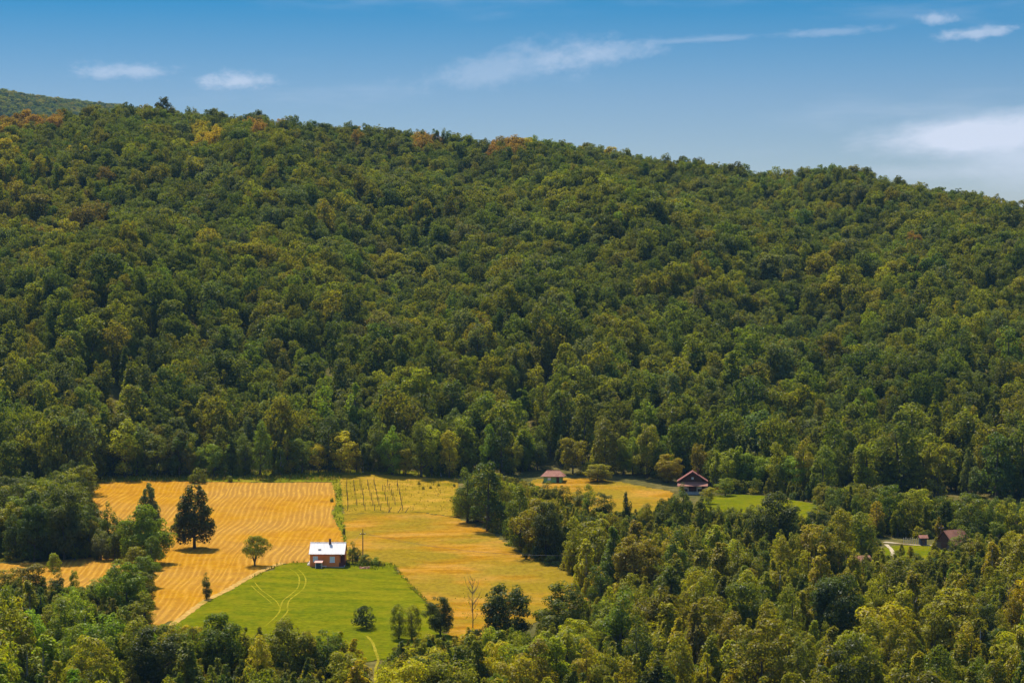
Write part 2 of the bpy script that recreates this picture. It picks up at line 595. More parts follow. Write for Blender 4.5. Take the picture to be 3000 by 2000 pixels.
patch('wheat_field', [(285, 1413), (420, 1409), (560, 1411), (800, 1414), (972, 1413), (982, 1440), (986, 1475), (972, 1502), (984, 1530), (1000, 1556), (1008, 1585), (1010, 1640), (900, 1646), (815, 1653), (720, 1699), (620, 1752), (520, 1815), (400, 1850), (300, 1770), (200, 1738), (-80, 1735), (-80, 1652), (120, 1646), (300, 1630), (250, 1560), (262, 1480)],
      STUBBLE, 0.05, 'golden stubble field with wavy rows of straw', 1.5, 0.3, True)
patch('dry_meadow', [(1006, 1508), (1100, 1502), (1240, 1502), (1340, 1518), (1440, 1560), (1520, 1620), (1650, 1670), (1730, 1715), (1720, 1770), (1500, 1850), (1330, 1900), (1310, 1840), (1280, 1792), (1230, 1742), (1182, 1692), (1150, 1652), (1090, 1648), (1012, 1640), (1011, 1585), (1008, 1545)],
      DRY, 0.06, 'dry golden brown meadow sloping beside the lawn')
patch('vine_plot', [(996, 1413), (1000, 1392), (1100, 1390), (1250, 1399), (1340, 1403), (1365, 1520), (1240, 1501), (1100, 1501), (1006, 1507), (1000, 1460)],
      WEEDY, 0.07, 'weedy yellow green plot around the vineyard posts')
patch('verge', [(972, 1413), (996, 1413), (1000, 1460), (1004, 1500), (1010, 1545), (1012, 1640), (1009, 1640), (1008, 1585), (1000, 1556), (984, 1530), (972, 1502), (986, 1475), (982, 1440)],
      VERGE, 0.08, 'narrow green grass verge between stubble and meadow')
patch('field_margin', [(285, 1412), (420, 1408), (560, 1410), (800, 1413), (996, 1412), (1000, 1391), (1100, 1388), (1250, 1397), (1340, 1402), (1345, 1386), (1100, 1374), (850, 1380), (560, 1388), (290, 1396)],
      VERGE, 0.09, 'grassy margin between stubble field and forest')
patch('lawn', [(815, 1655), (880, 1648), (1000, 1646), (1120, 1648), (1150, 1653), (1182, 1693), (1230, 1743), (1280, 1793), (1310, 1842), (1330, 1905), (1200, 1930), (1000, 1940), (600, 1940), (460, 1862), (522, 1817), (622, 1754), (722, 1700)],
      LAWN, 0.10, 'mown green lawn in front of the orange house', 2.0, 0.7)
patch('hill_meadow', [(1560, 1405), (1660, 1400), (1730, 1400), (1830, 1415), (1960, 1438), (2000, 1470), (1900, 1510), (1700, 1510), (1540, 1440)],
      DRY, 0.06, 'small golden meadow below the green hut')
patch('house_meadow', [(2060, 1455), (2150, 1448), (2250, 1453), (2400, 1478), (2430, 1520), (2250, 1535), (2050, 1505)],
      LAWN, 0.06, 'bright green meadow beside the brown house')
patch('farm_lawn', [(2590, 1600), (2700, 1596), (2830, 1600), (2870, 1630), (2720, 1650), (2590, 1645)],
      LAWN, 0.06, 'small lawn in front of the farm sheds')
patch('farm_meadow', [(2900, 1600), (3080, 1600), (3080, 1640), (2920, 1640)], LAWN, 0.06, 'sliver of green meadow behind trees near the farm')
strip('footpath', [(830, 1650), (770, 1672), (715, 1701), (660, 1733), (600, 1763), (545, 1802), (480, 1850)], 1.5, DIRT, 0.14, 'pale dirt track along the edge of the lawn')
strip('tyre_track', [(849, 1667), (868, 1680), (877, 1697), (872, 1722), (850, 1744), (830, 1760), (822, 1780), (818, 1795), (803, 1812), (780, 1832)], 0.30, TRACK, 0.12, 'pale curved wheel track worn into the lawn', 1)
strip('tyre_track', [(872, 1668), (888, 1682), (896, 1702), (888, 1726), (866, 1744), (848, 1760), (842, 1778), (843, 1790), (833, 1805), (812, 1826)], 0.30, TRACK, 0.12, 'pale curved wheel track worn into the lawn', 1)
strip('tyre_track', [(745, 1705), (765, 1728), (795, 1750), (812, 1765), (820, 1782)], 0.22, TRACK, 0.124, 'faint straight wheel track crossing the lawn', 1)
strip('tyre_track', [(735, 1715), (752, 1732), (778, 1752), (796, 1768)], 0.2, TRACK, 0.124, 'faint straight wheel track crossing the lawn', 1)
strip('footpath', [(1075, 1865), (1092, 1885), (1100, 1910), (1108, 1935), (1100, 1965), (1102, 2010), (1110, 2060)], 0.45, TRACK, 0.15, 'yellowish dirt path leading down from the lawn')
strip('farm_road', [(2590, 1588), (2625, 1592), (2670, 1596), (2720, 1598), (2790, 1598), (2850, 1600)], 1.3, GRAVEL, 0.12, 'pale gravel road passing the farm sheds')
strip('farm_road', [(2596, 1596), (2612, 1612), (2616, 1632), (2606, 1655)], 0.9, GRAVEL, 0.13, 'short pale track running down from the farm road')

# ------------------------------------------------------------------ tree shapes
def leaf_quads(P, N, size, r, droop=0.2, upright=False):
    """diamond leaf sprays at P facing roughly N"""
    n = len(P)
    N = N / np.maximum(np.linalg.norm(N, axis=1, keepdims=True), 1e-6)
    A = r.normal(size=(n, 3))
    A[:, 2] -= droop
    T = np.cross(N, A)
    if upright:          # sprays that follow steep twigs
        T = np.array([0, 0, 1.0]) + r.normal(size=(n, 3)) * 0.38
        T = T - N * np.sum(T * N, 1, keepdims=True)
    T /= np.maximum(np.linalg.norm(T, axis=1, keepdims=True), 1e-6)
    B = np.cross(N, T)
    s = size * r.uniform(0.6, 1.35, (n, 1))
    wd = r.uniform(0.5, 0.8, (n, 1))
    if upright:
        s, wd = s * 1.5, wd * 0.55
    bend = N * s * 0.16
    return np.stack([P - T * s * 0.5 - bend, P - B * s * wd * 0.5, P + T * s * 0.5 - bend, P + B * s * wd * 0.5], 1)


def crown_leaves(r, kind, Ht, Rad, z0, nleaf, size):
    """leaf sprays gathered on clumps that fill the crown of a tree Ht high and Rad wide"""
    if kind in ('round', 'dense'):
        prof = lambda t: np.sqrt(np.clip(1 - ((t - 0.48) / 0.54) ** 2, 0.02, 1))
        nc, cr = (46, (0.20, 0.38)) if kind == 'round' else (90, (0.19, 0.33))
    elif kind == 'tall':
        prof = lambda t: np.clip(1 - np.abs((t - 0.36) / 0.66) ** 2.0, 0.04, 1) ** 0.65
        nc, cr = 48, (0.22, 0.42)
    elif kind == 'pear':
        prof = lambda t: np.clip(np.where(t < 0.18, 0.80 + 1.1 * t, 1.0 - ((t - 0.18) / 0.84) ** 2.4), 0.08, 1)
        nc, cr = 130, (0.15, 0.26)
    elif kind == 'slender':
        prof = lambda t: np.clip(np.where(t < 0.28, 0.45 + 1.9 * t, 1.0 - ((t - 0.28) / 0.74) ** 1.15), 0.03, 1)
        nc, cr = 38, (0.20, 0.40)
    elif kind == 'pine':
        prof = lambda t: np.clip(1.02 - t, 0.04, 1) ** 0.85
        nc, cr = 34, (0.22, 0.40)
    elif kind == 'umbrella':
        prof = lambda t: np.sqrt(np.clip(1 - (np.clip(t - 0.25, -0.25, 1) / 0.78) ** 2, 0.05, 1))
        nc, cr = 44, (0.17, 0.30)
    else:   # bush
        prof = lambda t: np.sqrt(np.clip(1 - (t * 0.97) ** 2, 0.05, 1))
        nc, cr = 24, (0.26, 0.44)
    Hc = Ht - z0
    # clump centres, pushed to the outside of the crown
    t = r.uniform(0.03, 0.97, nc * 3)
    keep = r.uniform(0, 1, nc * 3) < prof(t) * 0.9 + 0.1
    t = t[keep][:nc]
    m = len(t)
    th = r.uniform(0, 2 * math.pi, m)
    rr = Rad * prof(t) * np.sqrt(r.uniform(0.12 if kind != 'pear' else 0.3, 1.0, m)) * 0.80
    lop = 1 + 0.22 * np.sin(th + r.uniform(0, 6.28)) + 0.14 * np.sin(2 * th + r.uniform(0, 6.28))
    rr = rr * (lop if kind != 'pear' else 1 + (lop - 1) * .3)
    C = np.stack([rr * np.cos(th), rr * np.sin(th), z0 + t * Hc], 1)
    cs = Rad * r.uniform(cr[0], cr[1], m) * (0.55 + 0.45 * prof(t))
    wts = cs ** 2
    k = r.choice(m, nleaf, p=wts / wts.sum())
    D = r.normal(size=(nleaf, 3))
    D[:, 2] += 0.35
    D /= np.linalg.norm(D, axis=1, keepdims=True)
    rad = cs[k, None] * r.uniform(0.55, 1.08, (nleaf, 1)) ** 0.6
    zst = {'slender': 1.9, 'tall': 1.05, 'pine': 0.55, 'pear': 0.95}.get(kind, 0.75)
    P = C[k] + D * rad * np.array([1, 1, zst])
    P[:, 2] = np.clip(P[:, 2], 0.15, Ht * 1.03)
    out = P - np.array([0, 0, z0 + Hc * 0.4])
    out /= np.maximum(np.linalg.norm(out, axis=1, keepdims=True), 1e-6)
    N = D * 0.8 + out * 0.35 + r.normal(size=(nleaf, 3)) * 0.34 + np.array([0, 0, 0.25])
    if kind == 'slender':
        N[:, 2] += 0.15
    return leaf_quads(P, N, size, r, 0.2, kind == 'slender'), C, cs


def trunk_mb(r, Ht, Rad, z0, C, kind, rb=None, nl=7):
    mb = MB()
    rb = rb or Ht * 0.017 + 0.05
    top = Ht * (0.82 if kind in ('tall', 'slender', 'pear', 'pine') else 0.62)
    ptsz = np.linspace(-0.4, top, 6)
    lean = r.normal(0, 0.012 * Ht, (6, 2))
    lean[0] = 0
    lean = np.cumsum(lean, 0) * 0.6
    spine = [(lean[i, 0], lean[i, 1], ptsz[i]) for i in range(6)]
    mb.tube(spine, [rb * 1.35, rb, rb * 0.8, rb * 0.6, rb * 0.4, rb * 0.12], 7)
    order = np.argsort(-np.linalg.norm(C[:, :2], axis=1))[:nl]
    for i in order:
        c = C[i]
        zb = min(max(z0 * 0.7 + 0.2, c[2] * 0.55), top * 0.85)
        q = np.interp(zb, ptsz, lean[:, 0]), np.interp(zb, ptsz, lean[:, 1])
        mid = ((q[0] + c[0]) * 0.5, (q[1] + c[1]) * 0.5, zb * 0.45 + c[2] * 0.55 - 0.06 * Ht * 0.3)
        mb.tube([(q[0], q[1], zb), mid, tuple(c)], [rb * 0.42, rb * 0.26, rb * 0.07], 5, False)
    return mb


# kind: nominal height, crown radius, bottom of the crown
SHAPES = {'round': (10.0, 4.0, 0.9), 'tall': (13.0, 3.3, 0.8), 'slender': (9.0, 1.9, 0.6), 'bush': (3.0, 2.1, 0.1), 'pine': (9.0, 1.9, 1.8), 'pear': (14.2, 4.9, 1.6), 'dense': (10.0, 4.2, 0.5)}


def variants(kind, n, nleaf, size, seed0):
    out = []
    Ht, Rad, z0 = SHAPES[kind]
    for i in range(n):
        r = np.random.default_rng(seed0 + i)
        q, C, cs = crown_leaves(r, kind, Ht, Rad, z0, nleaf, size)
        crown = quads_mesh('crown_' + kind, q, LEAF)
        tm = trunk_mb(r, Ht, Rad, z0, C, kind)
        trunk = new_mesh('trunk_' + kind, tm.v, tm.f, BARK_PALE if kind == 'slender' and i % 2 else BARK, True)
        out.append((crown, trunk, q, tm))
    return out


NEAR = {'round': variants('round', 6, 5200, 0.34, 100), 'tall': variants('tall', 6, 5200, 0.33, 200),
        'slender': variants('slender', 8, 2600, 0.28, 300), 'bush': variants('bush', 4, 1400, 0.28, 400)}


def joined(kind, r_, nleaf, size):
    """crown and trunk in one mesh, for the countless trees of the forest"""
    Ht, Rad, z0 = SHAPES[kind]
    q, C, cs = crown_leaves(r_, kind, Ht, Rad, z0, nleaf, size)
    tm = trunk_mb(r_, Ht, Rad, z0, C, kind, nl=3)
    V = [tuple(p) for p in q.reshape(-1, 3).tolist()]
    Fq = [tuple(range(4 * i, 4 * i + 4)) for i in range(len(q))]
    k = len(V)
    Fq2 = [tuple(i + k for i in f) for f in tm.f]
    return new_mesh('forest_' + kind, V + tm.v, Fq + Fq2, [LEAF, BARK], False, [0] * len(Fq) + [1] * len(Fq2))


proto_col = bpy.data.collections.new('tree_shapes')
PROTO = []                       # (kind, index in the collection)
for kind, cnt, nl, sz in (('bush', 3, 800, 0.40), ('pine', 3, 1800, 0.44), ('round', 9, 2900, 0.48), ('slender', 6, 1700, 0.36), ('tall', 8, 2900, 0.46)):
    for i in range(cnt):
        m_ = joined(kind, np.random.default_rng(900 + len(PROTO) * 7), nl, sz)
        o = bpy.data.objects.new('p%02d_%s' % (len(PROTO), kind), m_)
        proto_col.objects.link(o)
        PROTO.append(kind)
PIDX = {k: [i for i, q in enumerate(PROTO) if q == k] for k in set(PROTO)}

TINTS = {'dark': (0.078, 0.092, 0.009), 'mid': (0.130, 0.138, 0.006), 'olive': (0.212, 0.184, 0.003), 'light': (0.292, 0.248, 0.003),
         'bright': (0.172, 0.200, 0.003), 'yellow': (0.38, 0.27, 0.008), 'orange': (0.30, 0.165, 0.020), 'brown': (0.18, 0.130, 0.012), 'grey': (0.150, 0.155, 0.045)}


def jitter(c, s=0.16):
    b = 1 + rng.normal(0, s)
    b = min(max(b, 0.6), 1.5)
    return tuple(max(0.004, v * b * (1 + rng.normal(0, 0.06))) for v in c)


# ------------------------------------------------------------------ instanced masses
def gn_group():
    g = bpy.data.node_groups.new('scatter_trees', 'GeometryNodeTree')
    g.interface.new_socket('Geometry', in_out='INPUT', socket_type='NodeSocketGeometry')
    g.interface.new_socket('Geometry', in_out='OUTPUT', socket_type='NodeSocketGeometry')
    N = g.nodes
    gi, go = N.new('NodeGroupInput'), N.new('NodeGroupOutput')
    ci = N.new('GeometryNodeCollectionInfo')
    ci.inputs['Collection'].default_value = proto_col
    ci.inputs['Separate Children'].default_value = True
    ci.inputs['Reset Children'].default_value = True
    ip = N.new('GeometryNodeInstanceOnPoints')
    ip.inputs['Pick Instance'].default_value = True

    def attr(nm, ty):
        a = N.new('GeometryNodeInputNamedAttribute')
        a.data_type = ty
        a.inputs['Name'].default_value = nm
        return a.outputs['Attribute']
    g.links.new(gi.outputs[0], ip.inputs['Points'])
    g.links.new(ci.outputs[0], ip.inputs['Instance'])
    g.links.new(attr('pick', 'INT'), ip.inputs['Instance Index'])
    g.links.new(attr('turn', 'FLOAT_VECTOR'), ip.inputs['Rotation'])
    g.links.new(attr('size', 'FLOAT_VECTOR'), ip.inputs['Scale'])
    g.links.new(ip.outputs[0], go.inputs[0])
    return g


GN = gn_group()


def mass(name, recs, label, cat):
    """recs: (x, y, kind, height, width factor, tint)"""
    me_ = bpy.data.meshes.new(name)
    n = len(recs)
    P = np.array([(r_[0], r_[1], float(H(r_[0], r_[1])) - 0.15) for r_ in recs], np.float32)
    me_.vertices.add(n)
    me_.vertices.foreach_set('co', P.reshape(-1))
    pick = np.array([PIDX[r_[2]][int(rng.integers(len(PIDX[r_[2]])))] for r_ in recs], np.int32)
    turn = np.stack([rng.normal(0, 0.04, n), rng.normal(0, 0.04, n), rng.uniform(0, 6.28, n)], 1).astype(np.float32)
    sz = np.array([r_[3] / SHAPES[r_[2]][0] for r_ in recs], np.float32)
    wf = np.array([r_[4] for r_ in recs], np.float32)
    size = np.stack([sz * wf, sz * wf, sz], 1).astype(np.float32)
    tint = np.array([(*r_[5], 1.0) for r_ in recs], np.float32)
    me_.attributes.new('pick', 'INT', 'POINT').data.foreach_set('value', pick)
    me_.attributes.new('turn', 'FLOAT_VECTOR', 'POINT').data.foreach_set('vector', turn.reshape(-1))
    me_.attributes.new('size', 'FLOAT_VECTOR', 'POINT').data.foreach_set('vector', size.reshape(-1))
    me_.attributes.new('tint', 'FLOAT_COLOR', 'POINT').data.foreach_set('color', tint.reshape(-1))
    me_.update()
    o = link(name, me_)
    md = o.modifiers.new('scatter', 'NODES')
    md.node_group = GN
    return tag(o, label, cat, kind='stuff')


# forest edge in picture points (feet of the first trees)
edge_px = np.array([-400, -60, 150, 225, 262, 290, 420, 560, 700, 850, 1000, 1100, 1180, 1260, 1330, 1450, 1560, 1660, 1740, 1850, 1960, 2080, 2250, 2400, 2600, 2800, 3060, 3600])
edge_py = np.array([1500, 1490, 1482, 1470, 1430, 1398, 1397, 1396, 1396, 1390, 1383, 1383, 1393, 1398, 1396, 1392, 1380, 1384, 1390, 1396, 1408, 1424, 1440, 1462, 1500, 1520, 1530, 1540])

# coloured trees seen on the hill: picture point, reach, tint, share
SPOTS = [(85, 330, 60, 'orange', .8), (130, 335, 70, 'orange', .5), (20, 345, 60, 'orange', .5), (20, 420, 50, 'yellow', .35), (225, 450, 22, 'yellow', .9), (605, 405, 40, 'yellow', .9), (760, 375, 28, 'orange', .8), (820, 380, 25, 'orange', .5),
         (1040, 395, 30, 'orange', .7), (1240, 420, 28, 'orange', .7), (1295, 418, 18, 'orange', .8), (1480, 415, 55, 'orange', .8), (1530, 415, 30, 'yellow', .5), (1700, 435, 30, 'orange', .4), (1780, 450, 28, 'yellow', .6),
         (2668, 712, 14, 'orange', .9), (850, 1120, 30, 'light', .9), (735, 610, 24, 'light', .8), (1785, 775, 26, 'light', .8), (2130, 830, 50, 'light', .6), (2220, 740, 50, 'light', .6), (2600, 800, 60, 'light', .5),
         (940, 1180, 45, 'bright', .8), (100, 1060, 70, 'light', .6), (40, 1150, 80, 'light', .5), (2500, 1020, 70, 'light', .5), (1930, 1390, 60, 'light', .6), (2900, 900, 120, 'light', .35), (40, 500, 90, 'light', .35), (900, 1200, 40, 'bright', .5),
         (1880, 1080, 70, 'light', .4), (2750, 980, 110, 'light', .3), (680, 960, 60, 'light', .3), (1160, 1180, 80, 'light', .45), (1420, 1420, 60, 'light', .5)]

forest, forest_edge_trees = [], []
ys = np.arange(640, 1300, 4.7)
for y0 in ys:
    half = 0.2118 * y0 * 1.13 + 12
    for x0 in np.arange(-half, half, 4.7):
        x, y = x0 + rng.uniform(-2.3, 2.3), y0 + rng.uniform(-2.3, 2.3)
        z = float(H(x, y))
        px, py = project(x, y, z)
        if py > np.interp(px, edge_px, edge_py) - rng.uniform(0, 3):
            continue
        t = (y - 690) / 560.0
        h = (14.5 - 6.0 * min(max(t, 0), 1) ** .8) * (rng.uniform(0.60, 1.15) if rng.random() < .8 else rng.uniform(1.1, 1.5))
        pyc = py - 0.6 * h * F / y
        sparse = (px < 330) and (520 < pyc < 700)
        if sparse and rng.random() < 0.45:
            continue
        if rng.random() < (0.36 if t < 0.2 else 0.22 if t < 0.45 else 0.10):
            continue
        lown = math.sin(x / 33 + 1) * math.sin(y / 41 + 2) + 0.6 * math.sin(x / 13 + y / 19)
        u = rng.random() + 0.16 * lown
        tn = 'dark' if u < 0.24 else 'mid' if u < 0.60 else 'olive' if u < 0.84 else 'grey' if u < 0.94 else 'bright' if u < 1.02 else 'light'
        if sparse:
            tn = rng.choice(['olive', 'brown', 'mid', 'light'])
        for sx_, sy_, rr_, tt_, sh_ in SPOTS:
            if (px - sx_) ** 2 + ((pyc - sy_) * 1.3) ** 2 < rr_ * rr_ and rng.random() < sh_ * (.6 if tt_ == 'light' else 1):
                tn = tt_
                break
        kd = 'tall' if rng.random() < (0.62 if t < 0.18 else 0.2) else 'round'
        if rng.random() < 0.03:
            kd = 'pine'
        if t < 0.12 and rng.random() < 0.15:
            kd = 'slender'
        wf = rng.uniform(0.75, 1.12) if kd == 'round' else rng.uniform(0.85, 1.25)
        if kd == 'round':
            wf *= 0.86 if t < .4 else 1.0
        eg = float(np.interp(px, edge_px, edge_py)) - py
        if eg < 16:
            h *= 0.6 + 0.025 * eg
        tc_ = TINTS[tn]
        if tn in ('dark', 'mid', 'olive', 'grey', 'bright', 'light'):
            tc_ = tuple(0.68 * a_ + 0.32 * b_ for a_, b_ in zip(tc_, (0.135, 0.142, 0.008)))
        rec = [x, y, kd, h, wf, jitter(tc_, 0.10), tn, px, py]
        forest.append(rec)
# scattered taller trees and pines along the skyline
for px_, py_, hh, kd in [(375, 300, 11, 'round'), (480, 298, 13, 'round'), (636, 325, 9, 'tall'), (735, 330, 10, 'round'), (775, 335, 9, 'round'), (865, 350, 8, 'pine'), (1000, 358, 8, 'pine'), (1032, 360, 9, 'round'), (1145, 378, 7, 'round'), (1190, 380, 8, 'pine'),
                         (1222, 378, 10, 'pine'), (1240, 376, 11, 'pine'), (1258, 380, 9, 'pine'), (1278, 374, 12, 'pine'), (1300, 372, 12, 'pine'), (1312, 376, 11, 'tall'), (1338, 386, 9, 'pine'), (1370, 380, 12, 'pine'), (1400, 392, 9, 'pine'), (1490, 398, 7, 'round'), (2005, 466, 8, 'pine'), (2150, 495, 8, 'round'), (2640, 528, 8, 'round'), (2740, 545, 8, 'round')]:
    y = 1246
    x = (px_ - 1500) / F * y
    forest.append([x, y, 'tall' if kd == 'pine' else kd, hh * 1.2, 0.85 if kd != 'pine' else 0.62, jitter(TINTS['dark' if kd != 'pine' else 'mid']), 'dark', px_, 0])

far = []
for y0 in np.arange(3150, 3680, 11):
    for x0 in np.arange(-1150, -480, 11):
        x, y = x0 + rng.uniform(-4, 4), y0 + rng.uniform(-4, 4)
        u = rng.random()
        far.append([x, y, 'round', rng.uniform(10, 16), 1.2, jitter(TINTS['dark' if u < .35 else 'mid' if u < .7 else 'olive'])])

# ------------------------------------------------------------------ trees of the valley floor
def lim(pts):
    xs_, ys_ = [p[0] for p in pts], [p[1] for p in pts]
    return lambda q: float(np.interp(q, xs_, ys_))


ZONES = [
    dict(key='grove', place='in the grove at the left edge of the stubble field', sp=5.0, hr=(8, 14), mix=(('round', .5), ('tall', .4), ('slender', .1)), tint=(('dark', .45), ('mid', .3), ('olive', .2), ('bright', .05)),
         poly=[(-80, 1500), (200, 1472), (262, 1436), (255, 1500), (225, 1560), (300, 1600), (430, 1622), (470, 1640), (330, 1642), (120, 1640), (-80, 1645)],
         top=lim([(-80, 1350), (60, 1380), (130, 1370), (170, 1350), (210, 1300), (280, 1300), (296, 1480), (330, 1480), (345, 1520), (490, 1560), (500, 1640)])),
    dict(key='left', place='in the thicket below the strip of stubble on the left', sp=6.3, hr=(8, 13), mix=(('round', .18), ('tall', .2), ('slender', .62)), tint=(('dark', .08), ('mid', .22), ('olive', .35), ('bright', .25), ('light', .10)),
         poly=[(-80, 1735), (150, 1735), (330, 1715), (435, 1730), (440, 1790), (420, 1850), (500, 1900), (500, 2240), (-80, 2240)],
         top=lim([(-80, 1690), (40, 1680), (60, 1650), (180, 1690), (205, 1712), (290, 1700), (310, 1655), (350, 1640), (440, 1660), (450, 1720), (445, 1790), (460, 1810), (520, 1810)])),
    dict(key='front', place='in the row of trees below the lawn', sp=6.0, hr=(7, 12), mix=(('round', .2), ('tall', .25), ('slender', .55)), tint=(('dark', .10), ('mid', .28), ('olive', .42), ('light', .20)),
         poly=[(470, 1905), (700, 1900), (900, 1925), (1050, 1935), (1075, 2240), (470, 2240)],
         top=lim([(440, 1800), (520, 1818), (560, 1800), (640, 1785), (700, 1812), (760, 1835), (860, 1805), (930, 1830), (1000, 1840), (1060, 1850), (1085, 1920)])),
    dict(key='middle', place='in the thicket below the dry meadow', sp=6.0, hr=(6, 11), mix=(('round', .2), ('tall', .15), ('slender', .65)), tint=(('dark', .1), ('mid', .25), ('olive', .4), ('light', .25)),
         poly=[(1130, 1905), (1240, 1890), (1400, 1885), (1560, 1880), (1740, 1790), (1800, 1740), (1800, 2240), (1130, 2240)],
         top=lim([(1110, 1920), (1160, 1870), (1240, 1850), (1330, 1850), (1400, 1800), (1560, 1830), (1620, 1800), (1720, 1745), (1780, 1700), (1800, 1690)])),
    dict(key='right', place='in the dense thicket right of the dry meadow', sp=7.0, hr=(8, 13.5), mix=(('round', .13), ('tall', .30), ('slender', .57)), tint=(('dark', .10), ('mid', .22), ('olive', .42), ('light', .26)),
         poly=[(1345, 1508), (1430, 1545), (1495, 1582), (1512, 1625), (1560, 1652), (1630, 1668), (1695, 1698), (1710, 1740), (1760, 1800), (1800, 1810), (1800, 2240), (3100, 2240), (3100, 1605), (2860, 1605), (2850, 1655), (2590, 1660), (2560, 1580), (2430, 1525), (2250, 1538), (2040, 1510), (1990, 1480), (1900, 1512), (1700, 1512), (1600, 1440), (1560, 1420), (1400, 1405)],
         top=lim([(1330, 1420), (1350, 1380), (1400, 1350), (1450, 1350), (1500, 1390), (1560, 1400), (1600, 1425), (1680, 1435), (1740, 1440), (1770, 1455), (1795, 1495), (1830, 1485), (1880, 1480), (1940, 1455), (1960, 1440), (1990, 1418), (2030, 1440), (2070, 1475), (2150, 1478), (2200, 1480), (2380, 1495), (2440, 1450), (2560, 1500), (2590, 1560), (2606, 1600), (2640, 1618), (2700, 1612), (2740, 1600), (2830, 1600), (2846, 1560), (3100, 1530)])),
    dict(key='farm', place='behind the farm sheds', sp=5.6, hr=(8, 13), mix=(('round', .45), ('tall', .35), ('slender', .2)), tint=(('dark', .2), ('mid', .35), ('olive', .35), ('light', .10)),
         poly=[(2090, 1428), (2250, 1442), (2400, 1464), (2600, 1500), (2800, 1520), (3100, 1530), (3100, 1603), (2850, 1603), (2810, 1575), (2590, 1578), (2550, 1575), (2430, 1518), (2410, 1480), (2260, 1450), (2110, 1444)],
         top=lim([(2060, 1400), (2200, 1390), (2400, 1400), (2600, 1410), (2860, 1440), (3100, 1450)])),
]


def pick_w(opts):
    u = rng.random()
    for k, p in opts:
        u -= p
        if u <= 0:
            return k
    return opts[0][0]


cands = []
under = []
for Z in ZONES:
    W = [ground(*p)[:2] for p in Z['poly'] if p[1] < 2200]
    x0, x1 = min(p[0] for p in W) - 4, max(p[0] for p in W) + 4
    y0 = 335 if max(p[1] for p in Z['poly']) > 2200 else min(p[1] for p in W)
    y1 = max(p[1] for p in W)
    s = Z['sp']
    for yy in np.arange(y0, y1, s):
        for xx in np.arange(x0, x1, s):
            x, y = xx + rng.uniform(-s, s) * 0.45, yy + rng.uniform(-s, s) * 0.45
            z = float(H(x, y))
            px, py = project(x, y, z)
            if not inpoly(Z['poly'], np.array([px]), np.array([py]))[0]:
                continue
            kd = pick_w(Z['mix'])
            if y < 440 and kd == 'slender' and rng.random() < .15:
                kd = 'round'
            h = rng.uniform(*Z['hr']) * (0.9 if kd == 'slender' else 1.0)
            if Z['key'] == 'right' and y > 590 and px < 1560:
                h *= 1.45
                kd = 'tall' if rng.random() < .5 else 'round'
            ppm = F / y
            wd = SHAPES[kd][1] / SHAPES[kd][0] * h * ppm
            tl = max(Z['top'](px), Z['top'](px - wd * 0.6), Z['top'](px + wd * 0.6)) + rng.uniform(-3, 14)
            hmax = (py - tl) / ppm / 1.03
            if hmax < 2.0:
                continue
            if h > hmax:
                h = hmax * rng.uniform(0.86, 1.0)
            elif Z['key'] in ('front', 'left', 'middle') and hmax < 13:
                h = max(h, hmax * rng.uniform(0.72, 0.98))
            if h < 3.2:
                kd = 'bush'
            tn = pick_w(Z['tint'])
            wf = rng.uniform(0.85, 1.25) if kd != 'slender' else rng.uniform(1.1, 1.6)
            cands.append(dict(z=Z, x=x, y=y, kd=kd, h=h, wf=wf, tn=tn, px=px, py=py, top=py - h * ppm, ppm=ppm))
    # the layer of saplings and bushes between the trees
    s = 3.1
    for yy in np.arange(y0, y1, s):
        for xx in np.arange(x0, x1, s):
            x, y = xx + rng.uniform(-s, s) * 0.5, yy + rng.uniform(-s, s) * 0.5
            z = float(H(x, y))
            px, py = project(x, y, z)
            if not inpoly(Z['poly'], np.array([px]), np.array([py]))[0]:
                continue
            ppm = F / y
            hmax = (py - max(Z['top'](px - 15), Z['top'](px + 15)) - 4) / ppm
            if hmax < .8:
                continue
            kd = 'slender' if rng.random() < .62 else 'bush'
            hu = min(rng.uniform(2.6, 5.4) if kd == 'slender' else rng.uniform(1.6, 3.2), hmax)
            tn = pick_w((('dark', .05), ('mid', .25), ('olive', .38), ('bright', .12), ('light', .20)))
            under.append([x, y, kd, hu, rng.uniform(1.3, 1.9) if kd == 'slender' else 1.15, jitter(TINTS[tn], .12)])

# ------------------------------------------------------------------ single trees
TINT_WORD = {'dark': 'dark green', 'mid': 'green', 'olive': 'olive green', 'light': 'yellow-green', 'bright': 'bright green', 'brown': 'brownish', 'grey': 'grey-green', 'yellow': 'yellow', 'orange': 'orange'}
SHAPE_WORD = {'round': 'round-crowned tree', 'tall': 'oval-crowned tree', 'slender': 'slender young tree', 'bush': 'low bush'}
NAME = {'round': 'broadleaf_tree', 'tall': 'broadleaf_tree', 'slender': 'young_tree', 'bush': 'bush', 'pear': 'broadleaf_tree', 'dense': 'broadleaf_tree'}


def plant(kd, x, y, h, wf, tint, label, cat, group=None, name=None, var=None, rot=None):
    root = bpy.data.objects.new(name or NAME[kd], None)
    col.objects.link(root)
    vlist = NEAR[kd]
    crown, trunk = vlist[int(rng.integers(len(vlist))) if var is None else var % len(vlist)][:2]
    root.location = (x, y, float(H(x, y)) + 0.02)
    root.rotation_euler = (0, 0, rng.uniform(0, 6.28) if rot is None else rot)
    s = h / SHAPES[kd][0]
    root.scale = (s * wf, s * wf, s)
    root.empty_display_size = 0.5
    link('trunk' if kd != 'bush' else 'stem', trunk, root)
    c = link('crown' if kd != 'bush' else 'foliage', crown, root)
    c['tint'] = tint
    return tag(root, label, cat, group)


